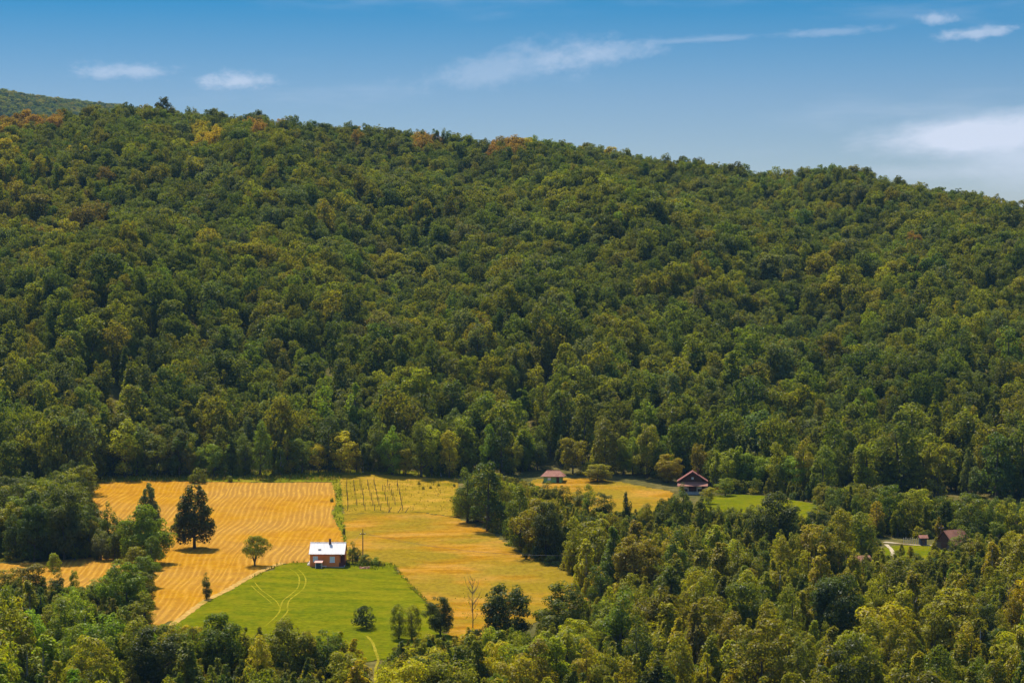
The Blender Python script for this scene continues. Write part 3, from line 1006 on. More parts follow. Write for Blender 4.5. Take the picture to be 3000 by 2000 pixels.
def plant_px(kd, px, py, top, width_px, tn, label, cat='tree', name=None, var=None, rot=None, group=None):
    x, y, z = ground(px, py)
    ppm = F / y
    h = (py - top) / ppm
    wf = (width_px / ppm) / (2 * SHAPES[kd][1] * h / SHAPES[kd][0])
    HERO.append((px, top, width_px, py))
    return plant(kd, x, y, h, wf, jitter(TINTS[tn], 0.05), label, cat, group, name, var, rot)


HERO = []
NEAR['dense'] = variants('dense', 4, 12000, 0.31, 610)
NEAR['pear'] = variants('pear', 2, 11500, 0.42, 510)
plant_px('pear', 570, 1606, 1414, 142, 'dark', 'large dark pear-shaped tree standing alone in the stubble field', rot=0.4)
plant_px('tall', 605, 1756, 1676, 38, 'dark', 'small dark sapling standing in the stubble near the dirt track', name='young_tree', var=1)
plant_px('bush', 580, 1414, 1366, 62, 'mid', 'round green bush on the far margin of the stubble field', 'bush', var=0)
plant_px('bush', 672, 1412, 1394, 24, 'mid', 'tiny green bush in the grassy margin behind the stubble', 'bush', var=1)
plant_px('pear', 437, 1620, 1410, 92, 'grey', 'tall thin grey-green tree behind the bright leafy tree in the stubble', rot=2.0)
plant_px('dense', 415, 1652, 1480, 158, 'bright', 'bright green leafy tree at the left edge of the stubble field', var=4)
plant_px('tall', 318, 1622, 1470, 70, 'mid', 'narrow pointed tree between the dark grove and the bright leafy tree', var=1)
plant_px('dense', 190, 1640, 1432, 150, 'dark', 'huge dark tree of the grove beside the strip of stubble', var=0)
plant_px('dense', 100, 1645, 1475, 110, 'dark', 'broad dark tree beside the huge dark tree of the grove', var=3)
plant_px('tall', 262, 1632, 1520, 74, 'olive', 'olive tree right of the huge dark tree of the grove', var=3)
plant_px('tall', 296, 1640, 1545, 60, 'grey', 'grey-green tree between the narrow pointed tree and the grove', var=4)
plant_px('round', 345, 1640, 1540, 80, 'mid', 'green tree touching the left side of the bright leafy tree', var=0)
plant_px('round', 398, 1672, 1600, 84, 'olive', 'low olive green tree under the bright leafy tree', var=1)
plant_px('round', 85, 1740, 1645, 110, 'brown', 'brownish round tree in front of the strip of stubble', var=4)
plant_px('bush', 155, 1672, 1620, 52, 'olive', 'small olive bush at the edge of the strip of stubble', 'bush', var=2)
plant_px('tall', 168, 1755, 1672, 60, 'dark', 'dark pointed tree in front of the strip of stubble', var=2)
plant_px('tall', 215, 1748, 1668, 38, 'bright', 'slim bright green tree rising against the strip of stubble', var=3)
plant_px('dense', 370, 1800, 1650, 150, 'bright', 'wide bright green tree at the lower left corner of the stubble field', var=0)
plant_px('tall', 446, 1668, 1570, 66, 'mid', 'small green tree at the foot of the bright leafy tree', var=0)
plant_px('dense', 425, 1722, 1628, 96, 'bright', 'bright round tree on the left edge of the stubble below the bright leafy tree', var=5)
plant_px('tall', 350, 1742, 1640, 100, 'olive', 'olive tree at the right end of the strip of stubble', var=5)
plant_px('dense', 405, 1775, 1672, 110, 'mid', 'green round tree casting shade on the lower stubble', var=3)
plant_px('tall', 290, 1768, 1688, 80, 'bright', 'bright tree in front of the end of the stubble strip', var=4)
plant_px('tall', 425, 1832, 1735, 84, 'olive', 'olive tree at the bottom corner of the stubble', var=2)
plant_px('round', 20, 1735, 1668, 90, 'olive', 'olive tree closing the strip of stubble', var=2)
plant_px('dense', 640, 1990, 1795, 170, 'mid', 'wide green tree below the wheel tracks on the lawn', var=5)
plant_px('dense', 840, 1990, 1812, 170, 'olive', 'wide olive tree below the middle of the lawn', var=0)
plant_px('tall', 960, 1985, 1838, 110, 'mid', 'green oval tree left of the path below the lawn', var=4)
plant_px('dense', 450, 2030, 1835, 190, 'dark', 'big dark tree in the foreground below the stubble field', var=1)
plant_px('bush', 1075, 1842, 1775, 84, 'dark', 'dark reddish-tinged bush standing alone on the lawn', 'bush', var=3)
plant_px('tall', 1168, 1872, 1768, 60, 'bright', 'thin green tree at the lower edge of the lawn', var=0)
plant_px('tall', 1208, 1876, 1772, 64, 'olive', 'olive tree beside the thin green tree on the lawn edge', var=0)
plant_px('dense', 1290, 1862, 1748, 92, 'dark', 'compact dark green tree between lawn and dry meadow', var=1)
plant_px('dense', 1478, 1890, 1702, 172, 'dark', 'big dark round tree in front of the dry meadow', var=2)
plant_px('dense', 1655, 1890, 1705, 190, 'mid', 'broad green tree beside the big dark round tree', var=4)
plant_px('tall', 1430, 1556, 1348, 120, 'dark', 'tallest dark tree at the corner of the vineyard plot', var=3)
plant_px('tall', 1370, 1530, 1372, 84, 'mid', 'leafy tree leaning out over the vineyard plot', var=2)
plant_px('bush', 1350, 1512, 1440, 60, 'light', 'yellow-green bush at the edge of the vineyard plot', 'bush', var=1)
plant_px('tall', 1525, 1612, 1420, 90, 'mid', 'tall green tree on the edge of the dry meadow', var=0)
plant_px('dense', 1600, 1640, 1470, 110, 'dark', 'dark rounded tree on the edge of the dry meadow', var=1)
plant_px('round', 1770, 1520, 1445, 70, 'dark', 'small dark tree in front of the little golden meadow', var=3)
plant_px('slender', 1835, 1540, 1428, 34, 'dark', 'pointed dark tree rising against the little golden meadow', var=3)
for q_ in [(1605, 1482, 1408, 66, 'mid', 'green tree in front of the green hut'), (1650, 1500, 1420, 60, 'olive', 'olive tree below the green hut'), (1692, 1502, 1426, 70, 'mid', 'green tree at the near end of the golden meadow'), (1724, 1512, 1420, 52, 'bright', 'bright slim tree at the near end of the golden meadow'), (1895, 1556, 1474, 60, 'olive', 'olive tree before the middle of the golden meadow'), (1940, 1552, 1462, 62, 'mid', 'green tree before the far end of the golden meadow'),
           (2105, 1548, 1478, 54, 'mid', 'green tree before the near end of the house meadow'), (2150, 1552, 1484, 56, 'olive', 'olive tree before the middle of the house meadow'), (2200, 1560, 1476, 60, 'mid', 'green tree beside the big dark meadow tree'), (2395, 1560, 1478, 90, 'dark', 'dark tree at the far end of the house meadow'), (2860, 1650, 1560, 80, 'olive', 'olive tree hiding the end of the barn'), (2790, 1652, 1600, 60, 'mid', 'low green tree before the door of the barn')]:
    plant_px('tall', *q_)
plant_px('tall', 2000, 1560, 1415, 70, 'mid', 'green tree in front of the brown house', var=1)
plant_px('tall', 2060, 1560, 1450, 60, 'mid', 'green tree at the corner of the brown house', var=3)
plant_px('round', 2076, 1476, 1424, 46, 'light', 'small yellow-green tree on the meadow by the brown house', var=4)
plant_px('round', 2125, 1452, 1400, 60, 'bright', 'bright green tree behind the meadow by the brown house', var=2)
plant_px('dense', 2280, 1608, 1442, 150, 'dark', 'big dark tree covering the meadow by the brown house', var=0)
plant_px('dense', 1860, 1730, 1560, 170, 'olive', 'broad olive tree in the thicket above the dry meadow corner', var=2)
plant_px('dense', 1955, 1414, 1330, 92, 'light', 'rounded yellow-green tree beside the brown house', var=1)
plant_px('dense', 1750, 1410, 1358, 84, 'light', 'low yellow-green tree beside the green hut', var=3)
plant_px('dense', 2440, 1900, 1685, 190, 'dark', 'largest dark tree in the right thicket', var=3)
plant_px('tall', 2520, 1640, 1500, 110, 'olive', 'olive tree left of the farm road', var=0)
plant_px('round', 2920, 1600, 1530, 70, 'bright', 'bright green tree right of the rust-roofed barn', var=0)
plant_px('slender', 2742, 1640, 1572, 40, 'olive', 'slim olive tree standing before the left end of the barn', var=1)
plant_px('tall', 2828, 1636, 1540, 78, 'mid', 'green tree standing before the right end of the barn', var=2)
plant_px('slender', 2668, 1640, 1596, 34, 'light', 'yellow-green young tree below the fence posts', var=4)
for q_ in [(2625, 1664, 1612, 54, 'olive', 'olive bush-like tree before the bend of the farm track'), (2690, 1668, 1618, 58, 'mid', 'green low tree at the near edge of the farm lawn'), (2735, 1666, 1610, 52, 'light', 'yellow-green low tree at the near edge of the farm lawn'), (2770, 1670, 1618, 56, 'olive', 'olive low tree at the corner of the farm lawn'), (2460, 1700, 1622, 70, 'olive', 'olive tree before the left end of the red-roofed house'), (2530, 1704, 1628, 60, 'mid', 'green tree before the right end of the red-roofed house')]:
    plant_px('tall', *q_)
plant_px('slender', 2640, 1632, 1590, 26, 'olive', 'thin olive tree beside the bend of the farm road', var=6)
plant_px('tall', 1033, 1652, 1586, 32, 'mid', 'slim dark tree beside the orange house', var=2)
plant_px('tall', 1047, 1650, 1602, 26, 'dark', 'short dark tree behind the orange house garden', var=4)
for i, (px_, py_, tp_, wd_, tn_) in enumerate([(1075, 1655, 1624, 50, 'mid'), (1100, 1656, 1630, 46, 'bright'), (1058, 1658, 1640, 34, 'bright'), (1118, 1658, 1642, 32, 'light'), (1020, 1656, 1640, 20, 'mid')]):
    plant_px('bush', px_, py_, tp_, wd_, tn_, ['dark leafy shrub in the house garden below the power pole', 'broad green shrub in the house garden', 'low bright shrub at the foot of the slim tree', 'yellow-green shrub at the end of the house garden', 'little shrub at the corner of the orange house'][i], 'shrub', name='shrub', group='garden shrubs')
plant_px('slender', 1008, 1566, 1546, 12, 'dark', 'small dark sapling on the green verge above the house', var=5)
plant_px('bush', 972, 1470, 1456, 16, 'mid', 'tiny bush at the end of the straw rows by the green verge', 'bush', var=0)
for px_, py_ in [(1285, 1424), (1330, 1426), (1226, 1420), (1240, 1434), (1262, 1432)]:
    plant_px('bush', px_ - 0, py_, py_ - 9, 12, 'olive', 'tiny weed bush in the vineyard plot', 'bush', group='weed bushes in the vineyard plot')


def clash(c):
    for hx, ht, hw, hb in HERO:
        if c['py'] > hb - 4 and abs(c['px'] - hx) < hw * 0.5 and c['top'] < ht + (hb - ht) * 0.55:
            return True
    return False


MARKS = [(1430, 1540, 'at the corner of the vineyard plot'), (1560, 1620, 'along the upper edge of the dry meadow'), (1720, 1690, 'at the far corner of the dry meadow'), (1860, 1730, 'around the broad olive tree'), (1700, 1500, 'below the green hut and its golden meadow'),
         (1960, 1530, 'in front of the brown house'), (2200, 1540, 'along the meadow of the brown house'), (2060, 1640, 'in the middle of the right thicket'), (2280, 1640, 'at the foot of the big dark meadow tree'), (2496, 1700, 'around the half-hidden red-roofed house'),
         (2710, 1650, 'just below the farm road'), (2930, 1640, 'below the rust-roofed barn'), (2440, 1880, 'beside the largest dark tree of the right thicket'), (2346, 1960, 'near the short pale wall'), (2100, 1800, 'between the pale wall and the broad olive tree'),
         (1655, 1900, 'beside the broad green tree before the dry meadow'), (1900, 1960, 'down the slope from the broad green tree'), (2955, 1900, 'around the thin leafless tree'), (2720, 1800, 'between the farm lawn and the leafless tree'), (2650, 2000, 'on the near slope below the largest dark tree'),
         (1384, 1890, 'around the nearly bare thin tree'), (1200, 1920, 'beside the path that leaves the lawn'), (900, 1950, 'below the middle of the lawn'), (650, 1930, 'below the wheel tracks of the lawn'), (450, 2000, 'beside the big dark foreground tree'), (480, 1880, 'where the dirt track leaves the field'),
         (370, 1800, 'around the wide bright tree at the field corner'), (180, 1760, 'in front of the strip of stubble'), (200, 1950, 'on the slope below the strip of stubble'), (20, 1850, 'in the hollow left of the stubble strip'), (100, 1600, 'in the dark grove beside the stubble strip'), (290, 1580, 'between the grove and the bright leafy tree'), (230, 1470, 'at the upper corner of the stubble field'),
         (2650, 1530, 'behind the farm sheds'), (2450, 1490, 'behind the meadow of the brown house'), (2950, 1560, 'behind the rust-roofed barn')]


def place_of(px, py):
    return min(MARKS, key=lambda m_: ((px - m_[0])) ** 2 + ((py - m_[1]) * 1.4) ** 2)[2]


def size_of(kd, h):
    n_ = SHAPES[kd][0]
    if kd in ('slender', 'tall', 'dense'):
        return ''
    return 'small ' if h < n_ * .72 else 'large ' if h > n_ * 1.08 else ''


cands = [c for c in cands if not clash(c)]
# the largest in view become single trees, the rest one mass
def showing(c):
    vis = max(0, min(2000, c['py']) - max(0, c['top'])) * c['ppm'] * SHAPES[c['kd']][1] / SHAPES[c['kd']][0] * c['h']
    inx = 1.0 if 0 < c['px'] < 3000 else 0.0
    return vis * inx


cands.sort(key=lambda c: -showing(c))
rest = []
count = {'tree': 0, 'bush': 0}
for c in cands:
    kd = c['kd']
    cat = 'bush' if kd == 'bush' else 'tree'
    tint = jitter(TINTS[c['tn']], 0.12)
    if c['z']['key'] in ('left', 'front', 'middle'):      # leaf colour brightened to make up for dim backlight in these zones
        tint = tuple(v_ * 1.22 for v_ in tint)
    if count[cat] < (285 if cat == 'tree' else 60) and showing(c) > 0:
        count[cat] += 1
        lab = '%s%s %s %s' % (size_of(kd, c['h']), TINT_WORD[c['tn']], SHAPE_WORD[kd], place_of(c['px'], c['py']))
        plant(kd, c['x'], c['y'], c['h'], c['wf'], tint, lab, cat, lab.replace('tree ', 'trees ', 1).replace('bush ', 'bushes ', 1))
    else:
        rest.append([c['x'], c['y'], kd, c['h'], c['wf'], tint])

# ------------------------------------------------------------------ front row of the forest
EDGE = [(300, 640, 'behind the upper left of the stubble field'), (640, 990, 'behind the straw rows of the stubble field'), (990, 1330, 'behind the vineyard posts'), (1330, 1570, 'between the vineyard plot and the green hut'), (1570, 1720, 'behind the green hut'), (1720, 1960, 'behind the little golden meadow'), (1960, 2110, 'behind the brown house'), (2110, 2420, 'behind the meadow of the brown house')]
px_ = 300.0
while px_ < 2420:
    base = float(np.interp(px_, edge_px, edge_py)) + rng.uniform(-6, 3)
    u = rng.random()
    kd = 'tall' if u < .48 else 'slender' if u < .70 else 'round' if u < .86 else 'bush'
    tn = pick_w((('dark', .06), ('mid', .28), ('olive', .26), ('bright', .22), ('light', .18)))
    x, y, z = ground(px_, base)
    h = {'tall': rng.uniform(10, 17), 'slender': rng.uniform(8, 14), 'round': rng.uniform(7, 12), 'bush': rng.uniform(2, 4)}[kd]
    pl = [e_[2] for e_ in EDGE if e_[0] <= px_ < e_[1]][0]
    blocked = any(abs(px_ - hx_) < w_ for hx_, w_ in ((1620, 42), (2028, 50), (1955, 40)))
    if not blocked:
        lab = '%s%s %s at the edge %s' % (size_of(kd, h), TINT_WORD[tn], SHAPE_WORD[kd], pl)
        plant(kd, x, y, h, rng.uniform(.85, 1.2), tuple(v_ * 1.2 for v_ in jitter(TINTS[tn], .1)), lab, 'bush' if kd == 'bush' else 'tree', lab.replace('tree ', 'trees ', 1).replace('bush ', 'bushes ', 1))
    px_ += {'tall': 38, 'slender': 22, 'round': 40, 'bush': 24}[kd] * rng.uniform(.7, 1.2)

mass('forest', forest, 'dense broadleaf forest covering the whole hillside above the fields', 'forest')
mass('far_forest', far, 'hazy forest on the distant hill at the end of the ridge', 'forest')
mass('thicket', rest, 'mass of young trees filling the valley around the fields', 'thicket')
mass('undergrowth', under, 'saplings and low bushes growing between the trees of the valley', 'undergrowth')

# ------------------------------------------------------------------ buildings
ORANGE = plain('orange_plaster', (0.92, 0.245, 0.060), 0.9, 0.05, 1.2)
RED_WOOD = plain('dark_red_wood', (0.13, 0.030, 0.022), 0.8, 0.15, 2.0)
WHITE = plain('white_paint', (0.85, 0.83, 0.79), 0.6, 0.04, 3.0)
CONCRETE = plain('concrete', (0.40, 0.37, 0.33), 0.9, 0.12, 2.0)
BRICK = plain('dark_brick', (0.13, 0.055, 0.04), 0.9, 0.2, 6.0)
SLATE = plain('dark_grey_board', (0.055, 0.065, 0.085), 0.7, 0.15, 2.0)
PINK = plain('faded_red_sheet', (0.58, 0.26, 0.20), 0.6, 0.12, 2.0)
OLDWOOD = plain('weathered_wood', (0.11, 0.075, 0.05), 0.9, 0.25, 4.0)
PALEWOOD = plain('pale_wood', (0.55, 0.47, 0.34), 0.85, 0.12, 4.0)
GREENWALL = plain('green_plaster', (0.22, 0.40, 0.14), 0.85, 0.08, 1.5)
BROWNWOOD = plain('brown_boards', (0.085, 0.036, 0.022), 0.85, 0.15, 2.0)
STONE = plain('grey_plinth', (0.30, 0.28, 0.26), 0.9, 0.15, 2.0)
RUST = plain('rust_sheet', (0.22, 0.085, 0.045), 0.75, 0.25, 0.8)
PIPE = plain('dark_metal', (0.04, 0.04, 0.045), 0.5, 0.1, 3.0)
BARREL = plain('cream_tarp', (0.68, 0.60, 0.45), 0.7, 0.1, 2.0)


def metal_roof_material():
    m, t = mat('white_sheet_metal')
    o = t.n('ShaderNodeTexCoord').outputs['Object']
    n1 = t.noise(o, 1.2, 5.0, 0.6)
    st = t.n('ShaderNodeMapping', i={'Vector': o, 'Scale': (2.4, 0.15, 0.15)}).outputs[0]
    n2 = t.noise(st, 1.0, 4.0, 0.6)
    c = t.ramp(n2, [(0.35, (0.36, 0.31, 0.29)), (0.52, (0.66, 0.60, 0.56)), (0.8, (0.76, 0.71, 0.66))])
    c = t.mix(t.ramp(n1, [(0.6, (0, 0, 0)), (0.85, (0.3, 0.3, 0.3))]), c, (0.35, 0.26, 0.18))
    surf(t, c, 0.6, 0.2)
    return m


def tile_material(name, a, b, c3):
    m, t = mat(name)
    o = t.n('ShaderNodeTexCoord').outputs['Object']
    n1 = t.noise(o, 0.8, 4.0, 0.6)
    n2 = t.noise(o, 5.0, 3.0, 0.6)
    c = t.ramp(n1, [(0.3, a), (0.5, b), (0.7, c3)])
    c = t.mix(1.0, c, t.ramp(n2, [(0.3, (0.75, 0.75, 0.75)), (0.7, (1.15, 1.15, 1.15))]), 'MULTIPLY')
    surf(t, c, 0.85, 0.2)
    return m


METAL = metal_roof_material()
TILE = tile_material('red_tiles', (0.20, 0.075, 0.05), (0.27, 0.11, 0.07), (0.31, 0.14, 0.095))
TILE_DARK = tile_material('dark_red_tiles', (0.12, 0.034, 0.024), (0.17, 0.048, 0.034), (0.21, 0.07, 0.05))
mG, tG = mat('window_glass')
surf(tG, (0.72, 0.74, 0.75), 0.2, 0.5)
GLASS = mG


def empty(name, px, py, rotz=0.0, dz=0.0):
    o = bpy.data.objects.new(name, None)
    col.objects.link(o)
    x, y, z = ground(px, py)
    o.location = (x, y, z + dz)
    o.rotation_euler = (0, 0, rotz)
    return o


def window(parent, x, z, wd, ht, y, frame_m, depth=0.10, curtain=None):
    """window in a wall that faces -y"""
    f = MB()
    t = 0.09
    f.box(x - wd / 2, x + wd / 2, y - depth * .5, y + 0.02, z, z + t)
    f.box(x - wd / 2, x + wd / 2, y - depth * .5, y + 0.02, z + ht - t, z + ht)
    f.box(x - wd / 2, x - wd / 2 + t, y - depth * .5, y + 0.02, z + t, z + ht - t)
    f.box(x + wd / 2 - t, x + wd / 2, y - depth * .5, y + 0.02, z + t, z + ht - t)
    f.box(x - t * .35, x + t * .35, y - depth * .45, y + 0.02, z + t, z + ht - t)
    wf_ = f.build('window', frame_m, parent)
    for s_ in (-1, 1):
        xa, xb = (x - wd / 2 + t, x - t * .35) if s_ < 0 else (x + t * .35, x + wd / 2 - t)
        MB().box(xa, xb, y - depth * .25, y + 0.01, z + t, z + ht - t).build('pane', curtain or GLASS, wf_)
    MB().box(x - wd / 2 - .06, x + wd / 2 + .06, y - depth * 1.4, y + 0.0, z - 0.07, z - 0.002).build('sill', frame_m, wf_)
    return wf_


# --- the orange house: front wall faces the camera, roof ridge along x
hs_px, hs_py = 962, 1656
house = empty('house', hs_px, hs_py, R(-1.5), -0.1)
tag(house, 'small orange house with white sheet-metal roof between lawn and stubble', 'house')
LX, DY, WH, RISE = 3.62, 3.0, 3.05, 1.85      # half length, half depth, wall height, roof rise
wb = MB()
wb.box(-LX, LX - 1.05, -DY, -DY + 0.25, 0, WH)                       # front wall
wb.box(-LX, -LX + 0.25, -DY + 0.25, DY - 0.25, 0, WH)                # left wall
wb.box(-LX, LX, DY - 0.25, DY, 0, WH)                                # rear wall
wb.box(LX - 1.30, LX - 1.05, -DY + 0.25, 0.6, 0, WH)                 # wall of the porch recess
wb.box(LX - 1.05, LX, 0.35, 0.6, 0, WH)
wb.box(LX - 0.25, LX, 0.6, DY - 0.25, 0, WH)
for sx_ in (-1, 1):                                                   # gables
    wb.prism([(-DY, WH), (DY, WH), (0, WH + RISE * 0.94)], 0, sx_ * LX - (0.25 if sx_ > 0 else 0), sx_ * LX + (0.25 if sx_ < 0 else 0))
wb.build('wall', ORANGE, house)
MB().box(-LX - .04, LX + .04, -DY - .05, DY + .05, -0.4, 0.16).build('plinth', CONCRETE, house)
MB().box(LX - 1.05, LX, -DY, -DY + 0.12, 2.62, WH - 0.01).build('porch_beam', RED_WOOD, house)
MB().box(LX - 0.16, LX, -DY, -DY + 0.16, 0.16, 2.62).build('porch_post', RED_WOOD, house)
MB().box(LX - 1.05, LX - .16, -DY + .03, -DY + .09, 0.18, 1.05).build('porch_rail', RED_WOOD, house)
dr = MB().box(LX - 0.98, LX - 0.12, 0.27, 0.345, 0.16, 2.2).build('door', RED_WOOD, house)
MB().box(LX - 0.92, LX - 0.86, 0.2, 0.268, 1.1, 1.2).build('handle', PIPE, dr)
MB().tube([(LX - .5, -DY - .02, 2.68), (LX - .5, -DY - .14, 2.72), (LX - .5, -DY - .26, 2.68)], [.06, .15, .12], 8).build('lamp', WHITE, house)
window(house, -2.45, 1.28, 1.02, 1.12, -DY - 0.01, WHITE)
window(house, 1.15, 1.12, 1.05, 1.22, -DY - 0.01, WHITE)
slope = math.atan2(RISE, DY)
OV = 0.38
sl = (DY + OV) / math.cos(slope)
npan = 11
RX = LX + 0.22


def roof_sheet(wd):
    """one corrugated sheet: ribs run down the slope; origin at the ridge, -y is down"""
    vs_, fs_ = [], []
    nseg = 12
    for i in range(nseg + 1):
        x = wd * i / nseg
        hgt = 0.07 if i % 4 == 1 else 0.0
        for y in (0.0, -sl):
            vs_.append((x, y, hgt))
    for i in range(nseg):
        fs_.append((2 * i, 2 * i + 1, 2 * i + 3, 2 * i + 2))
    k = len(vs_)
    vs_ += [(v[0], v[1], v[2] - 0.02) for v in vs_]
    fs_ += [tuple(j + k for j in reversed(f)) for f in fs_[:nseg]]
    fs_ += [(2 * i + 1, 2 * i + 1 + k, 2 * i + 3 + k, 2 * i + 3) for i in range(nseg)]
    return new_mesh('roof_sheet', vs_, fs_, METAL)


wp = 2 * RX / npan
sheet = roof_sheet(wp - 0.012)
for side in (0, 1):
    for i in range(npan):
        o = link('roof_sheet', sheet, house)
        o.location = (-RX + i * wp, 0, WH + RISE + 0.08 + 0.008 * (i % 2)) if side == 0 else (RX - i * wp, 0, WH + RISE + 0.08 + 0.008 * (i % 2))
        o.rotation_euler = (slope + random.uniform(-.004, .004), 0, 0) if side == 0 else (slope, 0, math.pi)
MB().tube([(-RX - .02, 0, WH + RISE + 0.11), (RX + .02, 0, WH + RISE + 0.11)], [0.09, 0.09], 8).build('ridge_cap', METAL, house)
MB().box(-RX + .05, RX - .05, -DY - OV + .05, -DY - OV + .10, WH - .30, WH - .18).build('fascia', RED_WOOD, house)
MB().tube([(-RX + .02, -DY - OV - .06, WH - .20), (RX - .02, -DY - OV - .06, WH - .20)], [0.06, 0.06], 8).build('gutter', METAL, house)
ch = MB().box(0.18, 0.62, -0.55, -0.11, WH + RISE - .5, WH + RISE + 0.85).build('chimney', BRICK, house)
MB().box(0.12, 0.68, -0.61, -0.05, WH + RISE + .853, WH + RISE + .95).build('cap', BRICK, ch)
MB().box(-1.95, -1.35, -2.25, -1.85, WH + .62, WH + .82).build('roof_hatch', CONCRETE, house)

# --- small outbuilding in front of the house
shed = empty('shed', 935, 1665, R(-4))
tag(shed, 'tiny shed with faded red lid and dark front before the orange house', 'shed')
MB().box(-.72, -.60, -.65, .65, -.15, 1.25).build('side_panel', WHITE, shed)
MB().box(.48, .60, -.65, .65, -.15, 1.25).build('side_panel', PALEWOOD, shed)
MB().box(-.60, .48, .55, .65, -.15, 1.30).build('back_panel', PALEWOOD, shed)
sdoor = MB().box(-.595, .475, -.62, -.55, -.1, 1.2).build('door', SLATE, shed)
MB().box(.30, .37, -.68, -.621, .75, .85).build('handle', WHITE, sdoor)
MB().prism([(-.95, 1.26), (.85, 1.62), (.85, 1.70), (-.95, 1.34)], 0, -.92, .80).build('roof', PINK, shed)
bench = empty('bench', 949, 1664, R(3))
tag(bench, 'low white plank bench beside the tiny shed', 'bench')
MB().box(-.55, .55, -.2, .2, .42, .48).build('seat', WHITE, bench)
for sx_ in (-.42, .42):
    MB().box(sx_ - .05, sx_ + .05, -.17, .17, -.1, .42).build('leg', PALEWOOD, bench)
pile = empty('covered_pile', 909, 1657)
tag(pile, 'cream covered pile on the grass at the corner of the orange house', 'pile')
pm = MB().tube([(0, 0, -.1), (0, 0, .25), (0, 0, .6), (0, 0, .78)], [.62, .66, .48, .12], 12)
pm.v = [(v[0] * random.uniform(.9, 1.1), v[1] * random.uniform(.9, 1.1), v[2]) for v in pm.v]
pm.build('cover', BARREL, pile)
MB().tube([(0, 0, .77), (0.02, 0, 1.0)], [.3, .18], 10).build('bucket', WHITE, pile)
logs = empty('brick_pile', 1068, 1666)
tag(logs, 'low heap of old bricks in front of the garden shrubs', 'heap')
bk = new_mesh('brick', *(lambda b: (b.v, b.f))(MB().box(-.2, .2, -.1, .1, 0, .16)), PINK)
for i in range(26):
    o = link('brick', bk, logs, (random.uniform(-1.0, 1.0), random.uniform(-.4, .4), random.choice([0, .16, .16, .32]) * (1 if i > 9 else 0)), random.uniform(-.5, .5))


def power_pole(px, py, top_px, label, arm=0.55, rad=0.12):
    e = empty('power_pole', px, py)
    ppm = F / e.location.y
    h = (py - top_px) / ppm
    MB().tube([(0, 0, -.5), (0, 0, h * .5), (0, 0, h)], [rad * 1.15, rad, rad * .75], 8).build('post', OLDWOOD, e)
    MB().box(-arm, arm, -.06, .06, h - 1.25, h - 1.12).build('crossarm', OLDWOOD, e)
    for s_ in (-1, 1):
        MB().tube([(s_ * arm * .85, 0, h - 1.12), (s_ * arm * .85, 0, h - .92)], [.05, .06], 6).build('insulator', WHITE, e)
    tag(e, label, 'power pole', 'power poles')
    return e, Vector((e.location.x, e.location.y, e.location.z + h - .92)), arm


p1, q1, a1 = power_pole(1063, 1634, 1548, 'wooden power pole with short crossarm behind the orange house')
p2, q2, a2 = power_pole(2757, 1600, 1532, 'wooden power pole beside the rust-roofed barn', 0.5)
p3, q3, a3 = power_pole(1716, 1690, 1612, 'wooden power pole hidden among the trees by the dry meadow', 0.6)


def wire(p, q, sag, label):
    pts = []
    for i in range(17):
        t = i / 16
        v = p.lerp(q, t)
        v.z -= sag * 4 * t * (1 - t)
        pts.append(v)
    o = MB().tube(pts, [0.016] * 17, 4).build('wire', PIPE)
    tag(o, label, 'wire', 'overhead wires')


for s_ in (-1, 1):
    wire(q1 + Vector((s_ * a1 * .85, 0, 0)), q3 + Vector((s_ * a3 * .85, 0, 0)), 1.6, 'thin overhead wire running from the house pole across the dry meadow')
hl = house.location
wire(q1 + Vector((-a1 * .85, 0, 0)), Vector((hl.x + LX + 0.1, hl.y - 2.0, hl.z + WH + .45)), .25, 'short wire from the pole to the orange house')

# --- green hut with a hipped red roof
hut = empty('hut', 1621, 1411, R(-8), -0.1)
tag(hut, 'small green hut with hipped red tile roof at the forest foot', 'hut')
MB().box(-2.5, 2.5, -1.9, 1.9, -.4, 1.9).build('wall', GREENWALL, hut)
e_, rz_ = 0.75, 1.95
rf = MB()
rf.add([(-3.3, -2.6, 1.72), (3.3, -2.6, 1.72), (3.3, 2.6, 1.72), (-3.3, 2.6, 1.72), (-1.8, 0, 3.25), (1.8, 0, 3.25), (-3.3, -2.6, 1.6), (3.3, -2.6, 1.6), (3.3, 2.6, 1.6), (-3.3, 2.6, 1.6)],
       [(0, 1, 5, 4), (1, 2, 5), (2, 3, 4, 5), (3, 0, 4), (6, 7, 1, 0), (7, 8, 2, 1), (8, 9, 3, 2), (9, 6, 0, 3), (9, 8, 7, 6)])
rfo = rf.build('roof', TILE, hut)
MB().tube([(-1.8, 0, 3.28), (1.8, 0, 3.28)], [.1, .1], 6).build('ridge_tile', TILE, rfo)
window(hut, -0.9, .75, .9, .9, -1.91, WHITE)
hd = MB().box(1.1, 1.9, -1.96, -1.902, -.1, 1.62).build('door', BROWNWOOD, hut)

